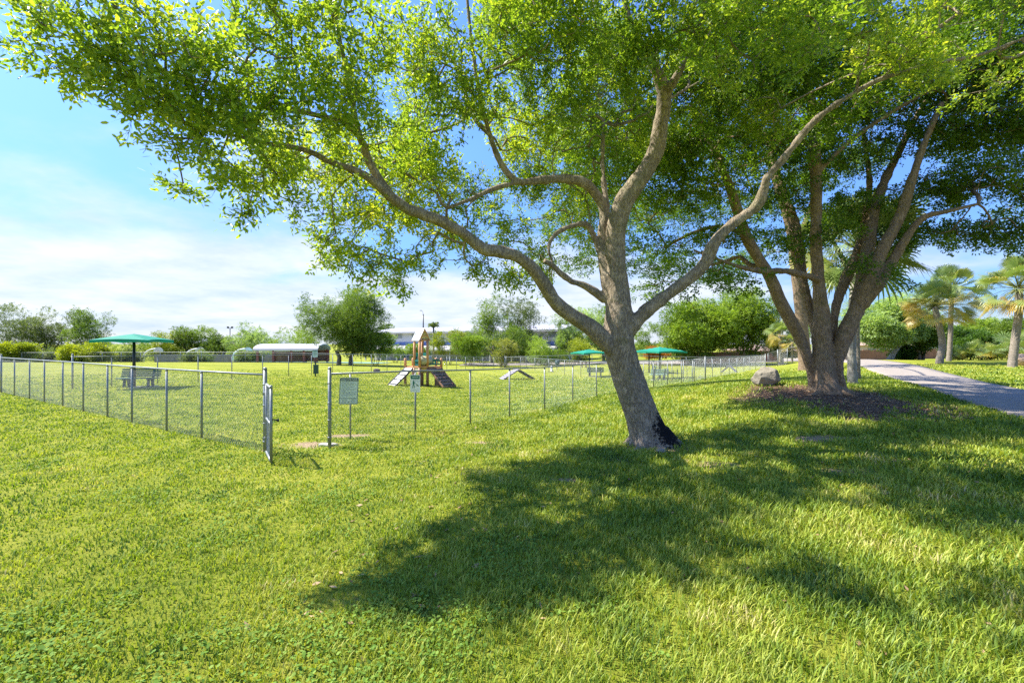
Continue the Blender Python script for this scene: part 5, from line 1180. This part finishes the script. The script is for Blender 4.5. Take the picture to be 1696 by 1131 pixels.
far_tree('broadleaf_tree', 'tall pale tree behind the palm crowns', 1520, 80, 470, 90, 'leaf_silver', 7000, 33, 570, group=G1, lumps=9)
far_tree('shrub', 'dark shrub at the foot of the slanting pale trunk', 1500, 44, 572, 40, 'leaf_dark', 4500, 34, 598, group='shrubs along the path', trunk=False, cat='shrub', lsz=.12)
far_tree('shrub', 'dark hedge bush between the two leaning palms and the tall one', 1600, 46, 548, 70, 'leaf_dark', 11000, 35, 602, group='shrubs along the path', trunk=False, cat='shrub', lsz=.14)
far_tree('shrub', 'bright green bush behind the hedge left of the tall palm', 1632, 52, 530, 80, 'leaf_bright', 12000, 36, 600, group='shrubs along the path', trunk=False, cat='shrub', lsz=.15)
far_tree('shrub', 'dark green mass of shrubs behind the tall right palm', 1690, 50, 532, 90, 'leaf_mid', 12000, 37, 604, group='shrubs along the path', trunk=False, cat='shrub', lsz=.15)
far_tree('broadleaf_tree', 'distant treetop line at the right edge behind the palm', 1660, 100, 536, 110, 'leaf_mid', 6000, 38, 590, group=G1, lumps=9)
far_tree('shrub', 'lime green shrub at the left edge beyond the far fence', 22, 71.5, 575, 66, 'leaf_yellow', 6000, 39, 600, group='shrubs along the fences', trunk=False, cat='shrub', lsz=.2)
far_tree('shrub', 'round yellow-green shrub below the olive trees on the left', 140, 71, 577, 74, 'leaf_yellow', 8000, 40, 602, group='shrubs along the fences', trunk=False, cat='shrub', lsz=.2)
far_tree('shrub', 'orange-leaved low shrub beyond the parasols right of the oak', 1086, 66, 577, 42, 'leaf_orange', 3500, 41, 592, group='shrubs along the fences', trunk=False, cat='shrub')
for i, (x, y, w, lb) in enumerate(((215, 586, 40, 'weedy vine clump on the grey board fence behind the left parasol pole'), (330, 588, 50, 'weedy vine clump between the first two basketball hoops'), (412, 586, 36, 'weedy vine clump right of the third basketball hoop'), (75, 584, 40, 'dull green weeds between the two yellow shrubs'))):
    far_tree('shrub', lb, x, 76, y, w, 'leaf_olive', 2500, 60+i, 602, group='shrubs along the fences', trunk=False, cat='shrub', lsz=.2)
far_tree('broadleaf_tree', 'small leafy bush in shade left of the court fence post', 688, 72, 572, 46, 'leaf_bright', 3500, 70, 598, group=G1, trunk=False)
for i, (x, y, w, lb) in enumerate(((40, 572, 130, 'dark hedge mass under the olive trees at the far left'), (165, 574, 130, 'dark hedge mass behind the left parasol'), (290, 573, 130, 'dark hedge mass behind the first two hoops'), (410, 574, 120, 'dark hedge mass left of the pavilion'),
    (500, 575, 90, 'dark hedge behind the pavilion'), (1080, 578, 100, 'low hedge beyond the parking lot behind the parasols'), (1180, 580, 110, 'low hedge under the big bright-leaved tree'), (1390, 566, 90, 'leafy hedge seen behind the stems above the path'), (1590, 560, 110, 'far hedge between the leaning palms and the tall one'))):
    far_tree('hedge', lb, x, 104, y, w, 'leaf_mid', 4200, 90+i, 604, group='far hedges', trunk=False, cat='hedge', lumps=14)
# tree behind the many-stemmed one, its crown merging into the shared canopy
tb_ = hit(1336, 613)
limbsB = [[(1338,620,tb_.y,32),(1334,600,tb_.y,20),(1330,560,tb_.y,18),(1324,500,tb_.y,16),(1316,440,tb_.y,14),(1308,380,tb_.y,12),(1290,320,tb_.y,9),(1270,260,tb_.y,6)], [(1316,440,tb_.y,10),(1330,380,tb_.y+.5,8),(1350,320,tb_.y+1,6)]]
kb = tb_.y
big_tree('broadleaf_tree', tuple(tb_), 'single-trunked shade tree standing behind the left stems of the many-stemmed tree', 'tree', [px_limb(l, .3) for l in limbsB],
  px_blobs([(930,375,22,1.7,2.4,.6),(1010,330,21,1.9,2.5,.7),(950,290,22,1.9,2.4,.7),(1060,250,20.5,1.9,2.4,.7),(1010,415,22,1.5,2.4,.5),(1095,440,22,1.9,2.4,.5),(1180,450,22,1.9,2.4,.5),(1050,360,23,2,2.5,.7),(1150,350,23,2.2,2.5,.7),(1250,340,kb,2,2.2,.7),(1330,300,kb,2,2,.8),(1400,340,kb,1.6,2,.7),
   (1100,270,24,2,2.5,.8),(1200,250,24,2,2.5,.8),(1300,230,kb,2,2,.9),(1430,260,kb,2,2,.8),(1230,430,kb+1.5,1.6,2,.5),(1290,170,kb,2,2,.9),(960,440,23,1.0,1.6,.4)]), .50, MT['fig_bark'], MT['dark_leaf'], 44,
  dict(n=26, L=.45, ll=.11, lw=.06, flat=.4), 2, .04, hole=.2, step=.5, rmin=.06)

# ---------------------------------------------------------------- palms
MT['palm_trunk'] = bark_mat('palm_trunk', (.17, .14, .115), (.29, .25, .21), (.40, .36, .31), .3, 9, stretch=2.6)
MT['fan'] = leaf_mat('fan_leaf', [(.05, (.55, .27, .07)), (.2, (.52, .38, .10)), (.38, (.30, .34, .09)), (.65, (.20, .30, .09)), (.95, (.36, .44, .19))], .3, (1.2, 1.2, .5), .4, .6, .5)
def fan_crown(mb, stm, r, c, nl, fr_, pet, dead=.2, seg=22, lo=-.9, hi=1.45):
    for i in range(nl):
        el = r.uniform(lo, hi); az = i*2.4+r.uniform(-.2, .2); d = np.array([math.cos(az)*math.cos(el), math.sin(az)*math.cos(el), math.sin(el)])
        sd_ = np.array([-math.sin(az), math.cos(az), 0]); up0 = np.cross(d, sd_); ro = r.uniform(-.9, .9); sd_ = sd_*math.cos(ro)+up0*math.sin(ro); up_ = np.cross(d, sd_); up_ = -up_ if up_[2] < 0 else up_
        l = pet*r.uniform(.75, 1.15); p1 = c+d*l+np.array([0, 0, -.12*l*math.cos(el)]); stm.tube([tuple(c+d*.1), tuple(c+d*l*.55+np.array([0, 0, .03])), tuple(p1)], [.022, .014, .01], 4)
        f_ = fr_*r.uniform(.8, 1.15); old = el < lo+dead*(hi-lo); rv = r.uniform(0, .2) if old else r.uniform(.3, .95)
        for s in range(seg):
            a = (s/(seg-1)-.5)*3.5; dd = d*math.cos(a)+sd_*math.sin(a); cup = .22*abs(math.sin(a/1.2)); dd = dd+up_*cup; dd /= np.linalg.norm(dd)
            n_ = np.cross(dd, up_); n_ /= np.linalg.norm(n_)+1e-9; ln = f_*(1-.22*abs(a)/1.75)*r.uniform(.9, 1.05); w = ln*.04
            q1 = p1+dd*ln*.55; q2 = p1+dd*ln*.85+np.array([0, 0, -.10*ln]); q3 = p1+dd*ln+np.array([0, 0, -.28*ln*r.uniform(.6, 1.3)])
            V = [p1, q1-n_*w, q1+n_*w, q2-n_*w*.6, q2+n_*w*.6, q3]; b0_ = mb.n; tv = np.clip(rv+r.normal(0, .06), 0, 1); tip = np.clip(tv-.28*r.rand(), 0, 1)
            mb.add(V, [(0, 1, 2)], 0, False, [tv, tv, tv, tip, tip, tip]); mb.F.append((np.array([(1, 3, 4, 2)])+b0_, 0, False)); mb.F.append((np.array([(3, 5, 4)])+b0_, 0, False))
def palm(label, base, pts, rad, nl, fr_, pet, seed, name='fan_palm', tm='palm_trunk', dead=.2, lo=-.9, group='fan palms right of the path', fm='fan', skirt=False):
    r = np.random.RandomState(seed); root = empty(name, base, 0, label, 'palm tree', group); o = np.array(base)
    p_, rd = smooth_path(pts, rad, .15); rd = rd*.82*(1+.05*np.sin(np.arange(len(rd))*2.1)); mb = MB(); mb.tube(p_-o, rd, 16); mb.build('trunk', MT[tm], root)
    mb = MB(); st = MB(); fan_crown(mb, st, r, p_[-1]-o, nl, fr_, pet, dead, lo=lo); mb.build('crown', MT[fm], root); st.build('leaf_stalks', MT['leaf_stalk'], root)
MT['leaf_stalk'] = pbr('leaf_stalk', (.22, .24, .07), .6)
def pxl(L): return [P(a, b_, Y) for a, b_, Y, w in L], [w/2*Y/F for a, b_, Y, w in L]
b_ = hit(1676, 608); Y = b_.y; palm('tall fan palm at the right edge with a pale curving trunk', b_, *pxl([(1676,614,Y,17),(1677,600,Y,14),(1682,560,Y,13),(1687,520,Y,12.5),(1688,490,Y,12),(1687,478,Y,10)]), 84, .85, 1.5, 1, dead=.12, lo=-.75)
b_ = hit(1556, 601.5); Y = b_.y; palm('stout leaning fan palm with orange-brown lower fronds', b_, *pxl([(1556,606,Y,15),(1557,592,Y,12),(1561,570,Y,11.5),(1557,545,Y,10.5),(1551,522,Y,10),(1549,508,Y,9)]), 90, .8, 1.5, 2, dead=.5, lo=-.75)
b_ = hit(1570, 599); Y = b_.y+1; b_ = atY(1570, Y); palm('taller slim fan palm just behind the stout leaning one', b_, *pxl([(1570,604,Y,10),(1572,590,Y,8.5),(1574,560,Y,8),(1575,525,Y,8),(1576,495,Y,8),(1576,482,Y,7)]), 80, .8, 1.5, 3, dead=.2, lo=-.7)
b_ = atY(1432, 17.2); b_ = hit(1413, 636); Y = b_.y; palm('fan palm with a smooth pale grey trunk right beside the many-stemmed tree', b_, *pxl([(1414,644,Y,22),(1412,632,Y,18),(1411,600,Y,15.5),(1411,560,Y,14),(1412,500,Y,13),(1418,440,Y,12),(1424,415,Y,11)]), 44, 1.15, 1.35, 4, tm='pale_bark', dead=.05, lo=-.8, group=None, fm='fan_dark' if 'fan_dark' in MT else 'fan')
b_ = hit(1423, 629); Y = b_.y; palm('slender dark-trunked palm directly behind the smooth pale palm trunk', b_, *pxl([(1422,634,Y,12),(1421,620,Y,9),(1420,560,Y,8.5),(1418,500,Y,8),(1400,440,Y,8),(1380,400,Y,7)]), 20, 1.0, 1.1, 5, dead=.05, lo=-.6, group=None)
b_ = atY(1292, 58); palm('short pale palm below the yellow-crowned tree', b_, *pxl([(1292,600,58,5),(1292,570,58,4.5),(1291,552,58,4)]), 22, 1.1, 1.0, 6, group=None, dead=.4)
b_ = atY(1312, 56); palm('small palm right of the short pale palm, over the brown fence', b_, *pxl([(1312,600,56,4),(1312,580,56,4),(1312,566,56,3.5)]), 18, .9, .8, 7, group=None, dead=.4)
# low palmettos
for i, (x, y, w, lb) in enumerate(((1608, 601, 1.5, 'dark palmetto clump left of the tall palm'), (1640, 602, 1.4, 'palmetto clump between the hedge bush and the tall palm trunk'), (1668, 600, 2.2, 'tall yellow-green palmetto just left of the tall palm trunk'), (1700, 600, 2.6, 'large palmetto at the right edge behind the rock'), (1575, 600, 1.2, 'low palmetto at the feet of the leaning palms'))):
    Y = 41+(i % 2)*2; b_ = atY(x, Y); r = np.random.RandomState(80+i); root = empty('palmetto', b_, 0, lb, 'palm shrub', 'palmettos behind the lawn'); mb = MB(); st = MB()
    fan_crown(mb, st, r, np.array([0, 0, .3*w]), 26, .75*w*.6, .9*w*.6, .08, 14, -.1, 1.4); fan_crown(mb, st, r, np.array([.3*w, .2, .9*w*.6]), 14, .7*w*.6, .8*w*.6, .08, 14, -.2, 1.4); mb.build('fronds', MT['fan'], root); st.build('leaf_stalks', MT['leaf_stalk'], root)
# feather palm far behind the playhouse
b_ = atY(718, 95); root = empty('feather_palm', b_, 0, 'small feather-leaved palm poking up above the roof right of the lamp', 'palm tree'); zt = H-(541-HY)*95/F-b_.z
mb = MB(); mb.tube([(0, 0, -.2), (0, 0, zt)], [.25, .18], 10); mb.build('trunk', MT['palm_trunk'], root); mb = MB(); r = np.random.RandomState(3)
for i in range(13):
    az = i*2.4; prev = None
    for s in range(9):
        u = s/8; q = np.array([math.cos(az)*1.5*math.sin(u*1.7)*.8, math.sin(az)*1.5*math.sin(u*1.7)*.8, zt+1.3*math.sin(u*2.2)*(.6+.5*(i % 3)/2)-1.0*u*u]); sd_ = np.array([-math.sin(az), math.cos(az), 0])
        if prev is not None:
            for g in (-1, 1): e = sd_*g*.38*math.sin(u*3.0+.15)+np.array([0, 0, -.32]); mb.add([prev, q, q+e, prev+e], [(0, 1, 2, 3)], 0, False, .3+.5*r.rand())
        prev = q
mb.build('fronds', MT['leaf_olive'], root)

# leaf litter on the bare soil under the trees
r = np.random.RandomState(5); n = 5200; a = r.uniform(0, 6.28, n); q = np.sqrt(r.rand(n))*1.25; x = MULCH[0]+np.cos(a)*q*MULCH[2]; y = MULCH[1]+np.sin(a)*q*MULCH[3]
x2 = r.uniform(-2, 9, 900); y2 = r.uniform(3, 12, 900); x = np.r_[x, x2]; y = np.r_[y, y2]; n = len(x)
z = GZ(x, y)+.012+r.rand(n)*.02; s = r.uniform(.02, .05, n); az = r.uniform(0, 6.28, n); c_, s_2 = np.cos(az), np.sin(az); tl = r.normal(0, .3, (n, 2))
V = np.stack([np.c_[x+c_*s*lx-s_2*s*ly, y+s_2*s*lx+c_*s*ly, z+s*(lx*tl[:, 0]+ly*tl[:, 1])] for lx, ly in ((-1, 0), (0, .4), (1, 0), (0, -.4))], 1).reshape(-1, 3)
mb = MB(); mb.add(V, np.arange(n)[:, None]*4+np.arange(4), 0, False, np.repeat(r.rand(n), 4))
MT['litter'] = leaf_mat('dry_leaf', [(.1, (.10, .06, .035)), (.5, (.26, .16, .08)), (.9, (.48, .34, .19))], .1, (1, 1, 1), .7, 1, .3)
tag(mb.build('leaf_litter', MT['litter']), 'dry brown leaves scattered over the bare soil under the trees', 'leaf litter', None, 'stuff')
